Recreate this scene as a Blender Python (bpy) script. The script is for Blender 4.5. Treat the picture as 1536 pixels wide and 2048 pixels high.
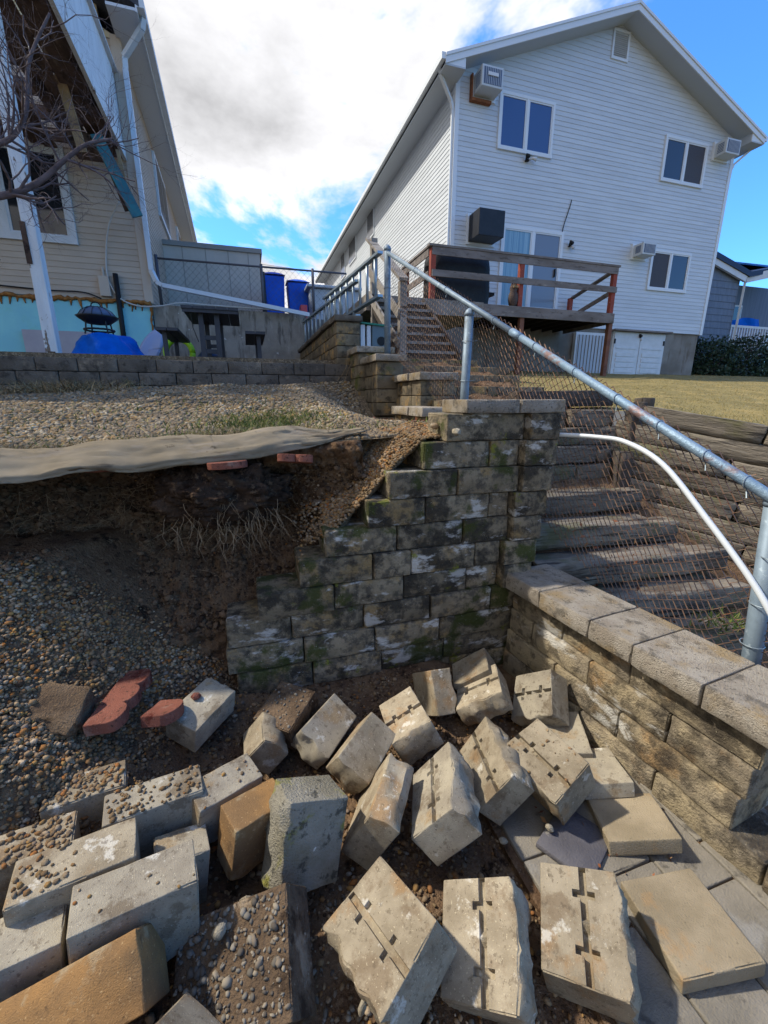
import bpy, math, random
import numpy as np
from mathutils import Vector, Matrix, Quaternion, noise
for o in list(bpy.data.objects): bpy.data.objects.remove(o)
random.seed(7); rng = np.random.RandomState(7)
S = bpy.context.scene; COL = S.collection
R = math.radians
# ------------------------------------------------------------------ camera
cam = bpy.data.objects.new('camera', bpy.data.cameras.new('camera')); COL.objects.link(cam)
cam.data.sensor_fit = 'HORIZONTAL'; cam.data.sensor_width = 36; cam.data.lens = 36 * 840 / 1536
cam.data.clip_start = .02; cam.data.clip_end = 3000
cam.location = (0, 0, 1.6); cam.rotation_euler = (R(90 - 14.93), 0, R(-17.4)); S.camera = cam
# ------------------------------------------------------------------ sky and sun
AZ, EL = -64, 50
SUN = Vector((math.sin(R(AZ)) * math.cos(R(EL)), math.cos(R(AZ)) * math.cos(R(EL)), math.sin(R(EL))))
W = bpy.data.worlds.new('World'); S.world = W; W.use_nodes = True
nt = W.node_tree; N = nt.nodes; LK = nt.links; N.clear()
out = N.new('ShaderNodeOutputWorld'); bg = N.new('ShaderNodeBackground'); bg.inputs['Strength'].default_value = .14
sky = N.new('ShaderNodeTexSky'); sky.sky_type = 'NISHITA'; sky.sun_disc = False
sky.sun_elevation = R(EL); sky.sun_rotation = R(AZ); sky.altitude = 50; sky.air_density = 1.0; sky.dust_density = .3; sky.ozone_density = 3.0
tc = N.new('ShaderNodeTexCoord')
def wn(t, **k):
    n = N.new(t)
    for a, b in k.items(): setattr(n, a, b)
    return n
sep = wn('ShaderNodeSeparateXYZ'); LK.new(tc.outputs['Generated'], sep.inputs[0])
def wmath(op, a, b=None):
    n = wn('ShaderNodeMath', operation=op)
    for i, q in enumerate((a, b)):
        if q is None: continue
        if isinstance(q, (int, float)): n.inputs[i].default_value = q
        else: LK.new(q, n.inputs[i])
    return n.outputs[0]
zz = wmath('MAXIMUM', wmath('ADD', sep.outputs[2], .22), .12)
px = wmath('DIVIDE', sep.outputs[0], zz); py = wmath('DIVIDE', sep.outputs[1], zz)
cb = wn('ShaderNodeCombineXYZ'); LK.new(px, cb.inputs[0]); LK.new(py, cb.inputs[1])
cb.inputs[2].default_value = 3.1
n1 = wn('ShaderNodeTexNoise'); n1.inputs['Scale'].default_value = 1.35; n1.inputs['Detail'].default_value = 7; n1.inputs['Roughness'].default_value = .60; n1.inputs['Distortion'].default_value = .25
LK.new(cb.outputs[0], n1.inputs['Vector'])
n2 = wn('ShaderNodeTexNoise'); n2.inputs['Scale'].default_value = .42; n2.inputs['Detail'].default_value = 2
LK.new(cb.outputs[0], n2.inputs['Vector'])
# cloud bank thinning to the east; unseen clouds behind the camera added as fill
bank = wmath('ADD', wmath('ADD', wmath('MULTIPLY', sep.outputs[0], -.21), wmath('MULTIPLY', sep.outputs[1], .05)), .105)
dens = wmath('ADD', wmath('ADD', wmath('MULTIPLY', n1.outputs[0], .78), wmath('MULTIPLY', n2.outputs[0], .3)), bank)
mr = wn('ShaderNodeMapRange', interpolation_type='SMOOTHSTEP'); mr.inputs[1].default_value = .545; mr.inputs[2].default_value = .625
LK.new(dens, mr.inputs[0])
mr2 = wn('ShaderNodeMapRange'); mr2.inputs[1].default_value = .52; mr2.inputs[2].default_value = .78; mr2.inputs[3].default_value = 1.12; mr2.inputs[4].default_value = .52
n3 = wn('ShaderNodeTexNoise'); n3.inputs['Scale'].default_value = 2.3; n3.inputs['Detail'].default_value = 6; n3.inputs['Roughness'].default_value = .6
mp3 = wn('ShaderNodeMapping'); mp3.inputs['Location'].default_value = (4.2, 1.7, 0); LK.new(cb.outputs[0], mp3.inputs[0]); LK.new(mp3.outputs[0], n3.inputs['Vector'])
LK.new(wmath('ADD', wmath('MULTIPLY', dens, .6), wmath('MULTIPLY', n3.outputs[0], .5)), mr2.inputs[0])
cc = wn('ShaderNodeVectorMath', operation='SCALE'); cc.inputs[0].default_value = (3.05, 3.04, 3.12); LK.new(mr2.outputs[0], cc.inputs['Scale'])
tint = wn('ShaderNodeMix', data_type='RGBA', blend_type='MULTIPLY'); tint.inputs['Factor'].default_value = 1
LK.new(sky.outputs[0], tint.inputs['A']); tint.inputs['B'].default_value = (.31, .62, .98, 1)
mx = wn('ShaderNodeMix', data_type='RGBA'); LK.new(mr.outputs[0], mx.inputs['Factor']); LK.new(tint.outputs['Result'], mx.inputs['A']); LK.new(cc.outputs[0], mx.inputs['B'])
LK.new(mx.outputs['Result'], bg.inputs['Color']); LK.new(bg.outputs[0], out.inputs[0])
sl = bpy.data.lights.new('sun', 'SUN'); sl.energy = 2.0; sl.angle = R(2.0); sl.color = (1, .93, .82)
so = bpy.data.objects.new('sun', sl); COL.objects.link(so); so.rotation_euler = SUN.to_track_quat('Z', 'Y').to_euler(); so.location = SUN * 60
S.view_settings.view_transform = 'Standard'; S.view_settings.look = 'None'; S.view_settings.gamma = 1; S.view_settings.exposure = 1.45
S.render.engine = 'CYCLES'
# ------------------------------------------------------------------ materials
def lin(h):
    if isinstance(h, (tuple, list)): return tuple(h[:3]) + (1,)
    h = h.lstrip('#'); c = [int(h[i:i + 2], 16) / 255 for i in (0, 2, 4)]
    return tuple(x / 12.92 if x <= .04045 else ((x + .055) / 1.055) ** 2.4 for x in c) + (1,)
MATS = {}
def mat(name, base, base2=None, scale=6, rough=.8, layers=(), bump=.0, bscale=30, coord='obj', spec=.3, metal=0, rand=.0, island=None, stretch=(1, 1, 1), detail=4, trans=0, tint=None, bdetail=5):
    """layers: (colour, noise scale, lo, hi, stretch, amount) patches of another colour with soft edges"""
    m = bpy.data.materials.new(name); m.use_nodes = True; t = m.node_tree; n = t.nodes; l = t.links
    b = n['Principled BSDF']; b.inputs['Roughness'].default_value = rough; b.inputs['Metallic'].default_value = metal
    b.inputs['Specular IOR Level'].default_value = spec
    if trans: b.inputs['Transmission Weight'].default_value = trans
    if coord == 'pos': vec = n.new('ShaderNodeNewGeometry').outputs['Position']
    else:
        tcn = n.new('ShaderNodeTexCoord'); oi = n.new('ShaderNodeObjectInfo')
        ml = n.new('ShaderNodeMath'); ml.operation = 'MULTIPLY'; ml.inputs[1].default_value = 37.; l.new(oi.outputs['Random'], ml.inputs[0])
        va = n.new('ShaderNodeVectorMath'); va.operation = 'ADD'; l.new(tcn.outputs['Object'], va.inputs[0]); l.new(ml.outputs[0], va.inputs[1]); vec = va.outputs[0]
    def nz(sc, st=(1, 1, 1), det=detail, seed=0, ro=.6):
        # vec is looked up when called
        mp = n.new('ShaderNodeMapping'); mp.inputs['Scale'].default_value = st; mp.inputs['Location'].default_value = (seed * 3.7, seed * 1.3, seed * 5.1); l.new(vec, mp.inputs['Vector'])
        k = n.new('ShaderNodeTexNoise'); k.inputs['Scale'].default_value = sc; k.inputs['Detail'].default_value = det; k.inputs['Roughness'].default_value = ro; l.new(mp.outputs[0], k.inputs['Vector']); return k.outputs[0]
    def rmp(sock, lo, hi):
        k = n.new('ShaderNodeMapRange'); k.interpolation_type = 'SMOOTHSTEP'; k.inputs[1].default_value = lo; k.inputs[2].default_value = hi; l.new(sock, k.inputs[0]); return k.outputs[0]
    def mix(f, a, c, bt='MIX'):
        k = n.new('ShaderNodeMix'); k.data_type = 'RGBA'; k.blend_type = bt
        for s, q in (('Factor', f), ('A', a), ('B', c)):
            if isinstance(q, (tuple, float, int)): k.inputs[s].default_value = q
            else: l.new(q, k.inputs[s])
        return k.outputs['Result']
    col = lin(base)
    if island:
        g = n.new('ShaderNodeNewGeometry'); cr = n.new('ShaderNodeValToRGB'); cr.color_ramp.interpolation = 'CONSTANT'
        e = cr.color_ramp.elements
        for i, c in enumerate(island):
            el = e[i] if i < 2 else e.new(i / len(island)); el.position = i / len(island); el.color = lin(c)
        l.new(g.outputs['Random Per Island'], cr.inputs[0]); col = cr.outputs[0]
        if base2: col = mix(rmp(nz(scale, stretch), .35, .65), col, mix(.75, col, lin(base2)))
    elif base2: col = mix(rmp(nz(scale, stretch), .32, .68), col, lin(base2))
    for i, y in enumerate(layers):
        c, sc, lo, hi = y[:4]; st = y[4] if len(y) > 4 else (1, 1, 1); am = y[5] if len(y) > 5 else 1.
        keep = vec
        if len(y) > 6: vec = n.new('ShaderNodeNewGeometry').outputs['Position']      # this patch runs on across neighbouring pieces
        f = rmp(nz(sc, st, 6, i + 1, .65), lo, hi); vec = keep
        if am != 1.:
            k = n.new('ShaderNodeMath'); k.operation = 'MULTIPLY'; k.inputs[1].default_value = am; l.new(f, k.inputs[0]); f = k.outputs[0]
        col = mix(f, col, lin(c))
    if rand and coord == 'obj':
        hs = n.new('ShaderNodeHueSaturation'); k = n.new('ShaderNodeMapRange'); k.inputs[3].default_value = 1 - rand; k.inputs[4].default_value = 1 + rand
        l.new(oi.outputs['Random'], k.inputs[0]); l.new(k.outputs[0], hs.inputs['Value']); l.new(col if not isinstance(col, tuple) else n.new('ShaderNodeRGB').outputs[0], hs.inputs['Color'])
        if isinstance(col, tuple): hs.inputs['Color'].links[0].from_node.outputs[0].default_value = col
        col = hs.outputs[0]
    if isinstance(col, tuple): b.inputs['Base Color'].default_value = col
    else: l.new(col, b.inputs['Base Color'])
    if bump:
        bp = n.new('ShaderNodeBump'); bp.inputs['Strength'].default_value = bump; bp.inputs['Distance'].default_value = .02
        l.new(nz(bscale, stretch, bdetail, 9), bp.inputs['Height']); l.new(bp.outputs[0], b.inputs['Normal'])
    MATS[name] = m; return m
# ---- fallen blocks and walls
mat('block_tan', '#9d917a', '#80745f', 9, .92, [('#8f6c42', 5, .54, .66, (1, 1, 1), .6), ('#6d5b45', 7, .54, .64, (1, 1, 1), .65), ('#bdb7a8', 9, .60, .66, (1, 1, 1), .85), ('#5b4f3f', 40, .56, .66, (1, 1, 1), .6), ('#4a3f31', 120, .60, .68, (1, 1, 1), .7), ('#cbbd9d', 150, .60, .68, (1, 1, 1), .6)], .35, 280, rand=.16, bdetail=3)
mat('block_grey', '#9c937f', '#817868', 7, .92, [('#8a7049', 5, .56, .66, (1, 1, 1), .6), ('#665947', 8, .54, .62, (1, 1, 1), .75), ('#c3bfb2', 8, .60, .67, (1, 1, 1), .8), ('#574c3e', 45, .57, .67, (1, 1, 1), .6), ('#463c30', 120, .60, .68, (1, 1, 1), .7), ('#c2b89f', 150, .60, .68, (1, 1, 1), .6)], .35, 280, rand=.12, bdetail=3)
mat('block_brown', '#7d6850', '#5f4d3a', 8, .95, [('#403327', 7, .5, .62, (1, 1, 1), .85), ('#b1a48f', 6, .62, .70, (1, 1, 1), .8), ('#9a7d55', 90, .6, .7, (1, 1, 1), .6)], .9, 120)
mat('block_orange', '#9a7446', '#7d6140', 7, .9, [('#a89878', 8, .55, .68, (1, 1, 1), .7), ('#57432d', 12, .58, .7, (1, 1, 1), .7), ('#c9a877', 110, .60, .68, (1, 1, 1), .6), ('#4a3826', 130, .60, .68, (1, 1, 1), .6)], .4, 300, rand=.1, bdetail=3)
mat('block_moss', '#908b7d', '#77715f', 7, .95, [('#7d7a28', 9, .55, .66, (1, 1, 1), .85), ('#3b3a33', 20, .55, .64, (1, 1, 1), .8), ('#cfcdc4', 26, .66, .72)], .8, 120)
mat('block_dirt', '#6f5d4a', '#594a3b', 8, 1, [('#42362b', 9, .52, .64), ('#93836d', 6, .60, .70), ('#9d8f7b', 40, .62, .68)], 1., 60, spec=.04)
mat('cap_tan', '#9a8c73', '#83765e', 6, .9, [('#a27c4b', 5, .56, .7, (1, 1, 1), .6), ('#5b5446', 70, .6, .7, (1, 1, 1), .5), ('#5f6145', 9, .64, .74, (1, 1, 1), .6)], .5, 180, rand=.08)
mat('wall_moss', '#978a72', '#7d715b', 6, .95, [('#9c8152', 4, .53, .64, (1, 1, 1), .75), ('#4a463e', 22, .44, .62, (1, 1, 1), .8), ('#2f2c26', 6, .48, .60, (1, 1, 1), .85), ('#c9c6be', 6, .56, .64, (.7, 1, 1.6), .9), ('#3f4619', 2.7, .525, .60, (1, 1, 1), .9, 1), ('#7d7f2a', 5, .62, .68, (1, 1, 1), .8, 1), ('#c9c4b6', 120, .64, .71, (1, 1, 1), .7)], 1., 110, rand=.2)
mat('wall_side', '#ab9b7b', '#908470', 5, .95, [('#a67f4c', 4, .54, .68, (1, 1, 1), .6), ('#4c4438', 14, .46, .62, (1, 1, 1), .75), ('#37312a', 3.0, .46, .62, (1, 1, 1.5), .8, 1), ('#c2beb4', 3.4, .58, .66, (1, 1, 2.2), .9, 1), ('#cbbf9f', 110, .64, .71, (1, 1, 1), .7)], 1., 110, rand=.15)
mat('wall_cap', '#b3aa9b', '#9c9181', 7, .95, [('#a18a62', 4, .5, .66, (1, 1, 1), .8), ('#5b554b', 12, .52, .66, (1, 1, 1), .7), ('#3d3932', 70, .57, .66, (1, 1, 1), .7), ('#c6c2b8', 120, .62, .70, (1, 1, 1), .8)], 1., 170, rand=.12)
mat('wall_dark', '#6d665c', '#575047', 5, .95, [('#8a7d6b', 5, .54, .68, (1, 1, 1), .8), ('#393530', 12, .52, .66, (1, 1, 1), .85), ('#474f25', 3, .62, .72, (1, 1, 1), .7, 1)], .9, 70, rand=.14)
mat('wall_step', '#81755f', '#665c4c', 5, .95, [('#a98751', 4, .52, .64, (1, 1, 1), .85), ('#3f3a31', 11, .50, .64, (1, 1, 1), .8), ('#525824', 2.6, .58, .68, (1, 1, 1), .85, 1)], .9, 90, rand=.2)
mat('soil', '#766049', '#5f4a39', 7, 1, [('#33281f', 9, .54, .68), ('#7d6852', 24, .56, .66), ('#a39782', 90, .66, .71)], 1., 70, 'pos', spec=.03)
mat('humus', '#4a3c31', '#382d25', 9, 1, [('#2a211b', 14, .5, .62), ('#63513f', 30, .56, .66), ('#8d7d68', 80, .67, .72)], 1., 60, 'pos', spec=.03)
mat('soil_clod', '#33281f', None, rough=1, island=['#5d4b3a', '#6e5a46', '#46372b', '#7a6550', '#544335'], bump=.8, bscale=90, coord='pos', spec=.03)
GR = ['#94795a', '#9d8262', '#926d45', '#98836a', '#75634f', '#857464', '#a57e49', '#a58d6c', '#7f6144', '#695a48', '#997f62', '#b3a086', '#8e643b', '#796853', '#91795b', '#a16634']
mat('gravel', '#888070', '#63543f', 2.2, .95, island=GR, bump=.35, bscale=160, coord='pos', spec=.04)
mat('gravel_dusty', '#888070', '#6f6455', 3, .95, island=['#82715b', '#917f63', '#866e4d', '#928672', '#6d6252', '#7a7260', '#9a7f50', '#a2937a', '#745f45', '#62594b', '#8e7e66', '#ada18a', '#7f6543', '#6e6350'], bump=.35, bscale=160, coord='pos', spec=.04)
mat('chips', '#77746f', None, rough=.9, island=['#6f695e', '#7d766a', '#5f594f', '#877d6c', '#74695a', '#544d44'], coord='pos', spec=.05)
mat('gravel_bed', '#7a6c59', '#5f5445', 10, 1, [('#92826a', 45, .5, .6), ('#463c31', 60, .55, .65)], 1., 55, 'pos', spec=.04)
mat('fabric', '#948873', '#817560', 3, .98, [('#94897a', 6, .54, .66, (.5, 2, 2), .6), ('#554b40', 5, .54, .66, (.5, 2, 3), .75), ('#3f362d', 14, .62, .72, (1, 1, 1), .7)], .6, 300, 'pos', spec=.05)
mat('brick_red', '#96604f', '#835447', 8, .97, [('#5d2a22', 6, .56, .64, (1, 1, 1), .8), ('#a58d7d', 9, .58, .68, (1, 1, 1), .5), ('#4e3a31', 60, .56, .64, (1, 1, 1), .8), ('#b39a88', 140, .6, .68, (1, 1, 1), .6)], .8, 220, spec=.05)
mat('root', '#9a8669', '#6f5d49', 30, .9)
mat('paving', '#857e71', '#6f695d', 5, .95, [('#8e8b84', 4, .56, .7, (1, 1, 1), .7), ('#3c3934', 12, .55, .68, (1, 1, 1), .7), ('#4c4d2c', 2.6, .60, .72, (1, 1, 1), .7)], .5, 150, 'pos')
mat('concrete', '#948d80', '#7b7468', 2, .9, [('#aaa497', 3, .54, .68, (2, 2, .6), .7), ('#4f4a42', 4, .52, .68, (2.5, 2.5, .5), .8), ('#c3c1ba', 6, .66, .70)], .4, 60, 'pos')
mat('foundation', '#85817a', '#6d675e', 1.3, .9, [('#56483a', 2, .52, .68, (2.5, 2.5, .4), .7)], .3, 50, 'pos')
# ---- timber, deck
wood = (.35, .35, 5)
mat('timber', '#857b6b', '#665e52', 5, .9, [('#3a352f', 9, .52, .64, (.25, 1, 3)), ('#8d877b', 12, .58, .68, (.2, 1, 3), .8), ('#5c5a38', 2.2, .52, .66, (1, 1, 1), .75), ('#4a3f33', 3, .54, .66, (.5, 1, 1), .7)], 1., 26, stretch=(.3, 1, 2.2), rand=.22)
mat('timber_dark', '#524a42', '#3d3731', 5, .95, [('#5d564c', 9, .58, .68, (.25, 1, 3))], .9, 26, stretch=(.3, 1, 2.2))
mat('deck_grey', '#7d7672', '#645d58', 4, .85, [('#474039', 14, .55, .66, (.3, 1, 1), .7), ('#9a948d', 10, .6, .7, (.3, 1, 1), .7)], .4, 40, stretch=(.3, 1, 1))
mat('deck_red', '#8f4435', '#7c3e32', 5, .8, [('#a9766a', 14, .6, .7)], .3, 40)
mat('deck_brown', '#7a5340', '#66463a', 5, .85, [('#4a332a', 14, .58, .7)], .3, 40)
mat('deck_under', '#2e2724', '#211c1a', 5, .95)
mat('stair_wood', '#8f8981', '#78726a', 5, .9, [('#3d3832', 10, .56, .66, (.3, 1, 1))], .5, 40)
# ---- houses
mat('vinyl', '#c3c9ce', '#b9bfc4', .6, rough=.55, spec=.35, coord='obj', rand=.025)
mat('vinyl_trim', '#cfd5da', None, rough=.5)
mat('soffit', '#aab2ba', None, rough=.6)
mat('shingle_roof', '#4a4c52', '#3a3c42', 12, .95, bump=.4, bscale=60)
mat('vinyl_tan', '#b8aa98', '#ad9f8e', 1.2, .65)
mat('vinyl_lit', '#c6bb9b', None, rough=.6)  # paler copy of the tan siding; brightness above the balcony put in the colour
mat('tan_trim', '#b8ac9c', None, rough=.6)
mat('white_trim', '#c9cdd0', '#bfc4c6', 5, .55)
mat('soffit_tan', '#bfc4c8', None, rough=.7)
mat('foam_cyan', '#8ccdd0', '#82c2cc', 2, .8, [('#7fbfae', 1.5, .55, .75)])
mat('foam_orange', '#a5713a', '#7d5228', 14, .9, bump=1., bscale=30)
mat('panel_mauve', '#aaa6aa', '#a09ca1', 3, .8)
mat('stucco', '#bdb1a3', '#b3a89a', 2, .9)
mat('annex_trim', '#8b867e', None, rough=.8)
mat('peel_white', '#d6dadb', '#c9cdce', 6, .8, [('#7a6a5a', 4, .63, .66, (2, 2, .7))], .5, 30, stretch=(2, 2, .3))
mat('rot_wood', '#5d4a3e', '#473830', 4, .95, [('#82705e', 6, .58, .7, (1, .3, 1), .8), ('#2b211c', 5, .52, .66, (1, .4, 1))], .7, 30)
mat('board_tan', '#a08a68', '#8b765a', 8, .9, bump=.3, bscale=40)
mat('teal', '#2f7378', '#285f6b', 5, .5)
def glass(name, c, r=.06):
    m = mat(name, c, None, rough=r, spec=.6); return m
glass('glass_blue', '#40557f', .12); glass('glass_dark', '#37383d', .12); glass('glass_left', '#1d2328', .05); glass('glass_curtain_dark', '#6f757f', .15)
mat('curtain', '#5d86a0', '#8aa9b8', 9, .35, stretch=(4, 1, .05), spec=.5)
mat('screen', '#4b4a4e', '#434248', 30, .7)
mat('shingle_grey', '#6b7787', '#5f6b7b', 2, .8, stretch=(6, 6, .3))
mat('solar', '#1e5fae', '#15386e', 2, .2)
mat('dark_roof', '#23304a', None, rough=.6)
# ---- things
mat('galv', '#7d8d99', '#6b7a86', 9, .55, [('#98a6ae', 20, .58, .68), ('#5b5f60', 8, .6, .7, (1, 1, 1), .6)], metal=.2, coord='pos')
mat('galv_rust', '#8095a6', '#70889c', 9, .5, [('#7d5a4c', 5, .54, .62, (1, .6, 1), .8), ('#4b2a22', 18, .66, .74, (1, 1, 1), .7)], metal=.3, coord='pos', bump=.3, bscale=60)
mat('wire', '#7a604e', '#58473c', 8, .6, [('#7a553f', 14, .55, .65)], metal=.4, coord='pos')
mat('wire_back', '#55565c', None, rough=.6, metal=.4)
mat('pvc', '#c4cacd', None, rough=.35, spec=.5)
mat('white_pipe', '#c2ccd3', None, rough=.4)
mat('black_metal', '#1d2023', '#282a2c', 8, .5)
mat('picnic', '#3d4046', '#33363b', 5, .6)
mat('tarp', '#0b66cc', '#0858b4', 4, .6, bump=.7, bscale=14, spec=.05)
mat('bin_blue', '#1757c4', '#144bb0', 3, .5, spec=.15)
mat('lime', '#8fc21f', None, rough=.4); mat('lilac', '#99a5c2', None, rough=.5); mat('navy_ball', '#1f3557', None, rough=.4)
mat('red_plastic', '#b34a52', None, rough=.5)
mat('alu', '#9aa7ae', '#8b989f', 10, .35, metal=.5)
mat('ac_white', '#b7bec3', None, rough=.5); mat('ac_grille', '#55647c', None, rough=.6); mat('ac_black', '#26282d', '#1f2125', 5, .5); mat('rust', '#8a5a3d', '#6d432e', 20, .9)
mat('cover_black', '#15171a', '#1d1f22', 6, .6, bump=.6, bscale=8)
mat('owl', '#3d3230', '#5b4a40', 40, .8)
mat('lamp_white', '#c9cccf', None, rough=.4)
mat('bark', '#6b5f60', '#544a4c', 14, .9, [('#6a5f60', 9, .56, .66)], .6, 40, coord='pos')
mat('lawn', '#87794a', '#766b41', 1.5, 1, [('#988552', 3, .5, .66), ('#51482b', 9, .60, .70)], 1., 40, 'pos')
mat('grass_blade', '#7d7439', None, rough=.95, island=['#877848', '#786f40', '#978656', '#696539', '#a29263', '#827444', '#8f7f58'])
mat('grass_green', '#4a5a28', None, rough=.9, island=['#4a5a28', '#5d6a2d', '#6d7038', '#8b8150', '#3f4d22'])
mat('straw', '#8a7856', None, rough=.95, island=['#8a7856', '#7a6a4d', '#9d8c68', '#6b5d45'])
mat('dead_leaf', '#7d4a33', None, rough=.9, island=['#7d4a33', '#6b3c2b', '#8f5a3c', '#5d3a2c', '#8a6a4a'])
mat('shrub_leaf', '#1d3320', None, rough=.6, island=['#1d3320', '#253c27', '#16281a', '#2d4630', '#1a2f22'], spec=.4)
mat('far_ground', '#5a5548', '#4d493f', .2, 1, coord='pos')
mat('driveway', '#6d6a66', '#5c5955', 2, .95, coord='pos')
mat('plastic_grey', '#5e7078', None, rough=.5); mat('green_edge', '#2f7a62', None, rough=.5)
mat('white_shell', '#a9b3bb', '#9aa5ae', 2, .5)
mat('cable_black', '#1a1b1d', None, rough=.6)
mat('cable_white', '#b9b9b4', None, rough=.5)
mat('slate', '#5c5a5e', '#4c4a4e', 5, .9, [('#8b867c', 8, .6, .68, (1, 1, 1), .7)], .4, 120)
# ------------------------------------------------------------------ geometry helpers
ORG = {}
class G:
    def __init__(s): s.v = []; s.f = []
    def add(s, v, f):
        o = len(s.v); s.v += [tuple(x) for x in v]; s.f += [tuple(i + o for i in q) for q in f]; return s
    def box(s, c, d, rot=None):
        c = Vector(c); p = []
        for x in (-.5, .5):
            for y in (-.5, .5):
                for z in (-.5, .5):
                    q = Vector((x * d[0], y * d[1], z * d[2]))
                    if rot is not None: q = rot @ q
                    p.append(c + q)
        return s.add(p, [(0, 1, 3, 2), (4, 6, 7, 5), (0, 4, 5, 1), (2, 3, 7, 6), (0, 2, 6, 4), (1, 5, 7, 3)])
    def lohi(s, a, b): return s.box([(a[i] + b[i]) / 2 for i in range(3)], [abs(b[i] - a[i]) for i in range(3)])
    def beam(s, a, b, w, h, up=(0, 0, 1)):
        a = Vector(a); b = Vector(b); d = (b - a); L = d.length; d.normalize()
        x = d.cross(Vector(up)); x = x.normalized() if x.length > 1e-5 else Vector((1, 0, 0)); u = x.cross(d)
        return s.box((a + b) / 2, (w, L, h), Matrix((x, d, u)).transposed())
    def tube(s, pts, r, n=6, cap=True):
        P = [Vector(p) for p in pts]; rs = r if isinstance(r, (list, tuple)) else [r] * len(P); o = len(s.v); prev = None
        for i, p in enumerate(P):
            d = (P[min(i + 1, len(P) - 1)] - P[max(i - 1, 0)]); d = d.normalized() if d.length > 1e-9 else Vector((0, 0, 1))
            if prev is None: x = d.orthogonal().normalized()
            else:
                x = prev - d * prev.dot(d); x = x.normalized() if x.length > 1e-6 else d.orthogonal().normalized()
            prev = x; y = d.cross(x)
            for k in range(n):
                a = 2 * math.pi * k / n; s.v.append(tuple(p + (x * math.cos(a) + y * math.sin(a)) * rs[i]))
        for i in range(len(P) - 1):
            for k in range(n): s.f.append((o + i * n + k, o + i * n + (k + 1) % n, o + (i + 1) * n + (k + 1) % n, o + (i + 1) * n + k))
        if cap and n > 2:
            s.f.append(tuple(o + k for k in range(n))[::-1]); s.f.append(tuple(o + (len(P) - 1) * n + k for k in range(n)))
        return s
    def lathe(s, prof, c, n=20, sx=1, sy=1):
        o = len(s.v)
        for r, z in prof:
            for k in range(n):
                a = 2 * math.pi * k / n; s.v.append((c[0] + r * math.cos(a) * sx, c[1] + r * math.sin(a) * sy, c[2] + z))
        for i in range(len(prof) - 1):
            for k in range(n): s.f.append((o + i * n + k, o + i * n + (k + 1) % n, o + (i + 1) * n + (k + 1) % n, o + (i + 1) * n + k))
        s.f.append(tuple(o + k for k in range(n))[::-1]); s.f.append(tuple(o + (len(prof) - 1) * n + k for k in range(n)))
        return s
    def prism(s, poly, off):
        o = len(s.v); n = len(poly); off = Vector(off)
        for p in poly: s.v.append(tuple(p))
        for p in poly: s.v.append(tuple(Vector(p) + off))
        s.f.append(tuple(range(o, o + n))[::-1]); s.f.append(tuple(range(o + n, o + 2 * n)))
        for k in range(n): s.f.append((o + k, o + (k + 1) % n, o + n + (k + 1) % n, o + n + k))
        return s
    def grid(s, fn, nu, nv, closed=False):
        o = len(s.v)
        for i in range(nu + 1):
            for j in range(nv + 1): s.v.append(tuple(fn(i / nu, j / nv)))
        for i in range(nu):
            for j in range(nv): s.f.append((o + i * (nv + 1) + j, o + (i + 1) * (nv + 1) + j, o + (i + 1) * (nv + 1) + j + 1, o + i * (nv + 1) + j + 1))
        return s
    def obj(s, name, m, parent=None, label=None, cat=None, group=None, kind=None, smooth=False, origin=None, bevel=0):
        A = np.array(s.v, dtype=float); lo = A.min(0); hi = A.max(0)
        org = np.array(origin if origin is not None else [(lo[0] + hi[0]) / 2, (lo[1] + hi[1]) / 2, lo[2]])
        me = bpy.data.meshes.new(name); me.from_pydata((A - org).tolist(), [], s.f); me.update()
        if smooth: me.shade_smooth()
        me.materials.append(MATS[m] if isinstance(m, str) else m)
        o = bpy.data.objects.new(name, me); COL.objects.link(o); ORG[o.name] = org
        if parent is not None: o.parent = parent; o.location = tuple(org - ORG[parent.name])
        else: o.location = tuple(org)
        if bevel:
            b = o.modifiers.new('bevel', 'BEVEL'); b.width = bevel; b.segments = 2; b.limit_method = 'ANGLE'
        return tag(o, label, cat, group, kind)
def tag(o, label=None, cat=None, group=None, kind=None):
    for k, v in (('label', label), ('category', cat), ('group', group), ('kind', kind)):
        if v: o[k] = v
    return o
def empty(name, loc, label, cat, group=None):
    o = bpy.data.objects.new(name, None); COL.objects.link(o); o.location = loc; ORG[o.name] = np.array(loc, dtype=float); o.empty_display_size = .1
    return tag(o, label, cat, group)
def sst(a, b, x):
    t = min(1, max(0, (x - a) / (b - a))); return t * t * (3 - 2 * t)
def fbm(p, s, o=4): return noise.fractal(Vector(p) * s, 1., 2., o)
def np_mesh(name, V, F, m, **k):
    """many small triangles / quads at once: V (n,3), F (m,k)"""
    me = bpy.data.meshes.new(name); V = np.asarray(V, dtype=np.float32); F = np.asarray(F, dtype=np.int32)
    me.vertices.add(len(V)); me.vertices.foreach_set('co', V.ravel()); k_ = F.shape[1]
    me.loops.add(F.size); me.loops.foreach_set('vertex_index', F.ravel()); me.polygons.add(len(F))
    me.polygons.foreach_set('loop_start', np.arange(0, F.size, k_, dtype=np.int32)); me.polygons.foreach_set('loop_total', np.full(len(F), k_, dtype=np.int32))
    me.update(calc_edges=True); me.validate(); me.materials.append(MATS[m])
    o = bpy.data.objects.new(name, me); COL.objects.link(o); ORG[o.name] = np.zeros(3)
    par = k.pop('parent', None)
    if k.pop('smooth', False): me.shade_smooth()
    if par is not None: o.parent = par; o.location = tuple(-ORG[par.name])
    return tag(o, **k)
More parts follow.
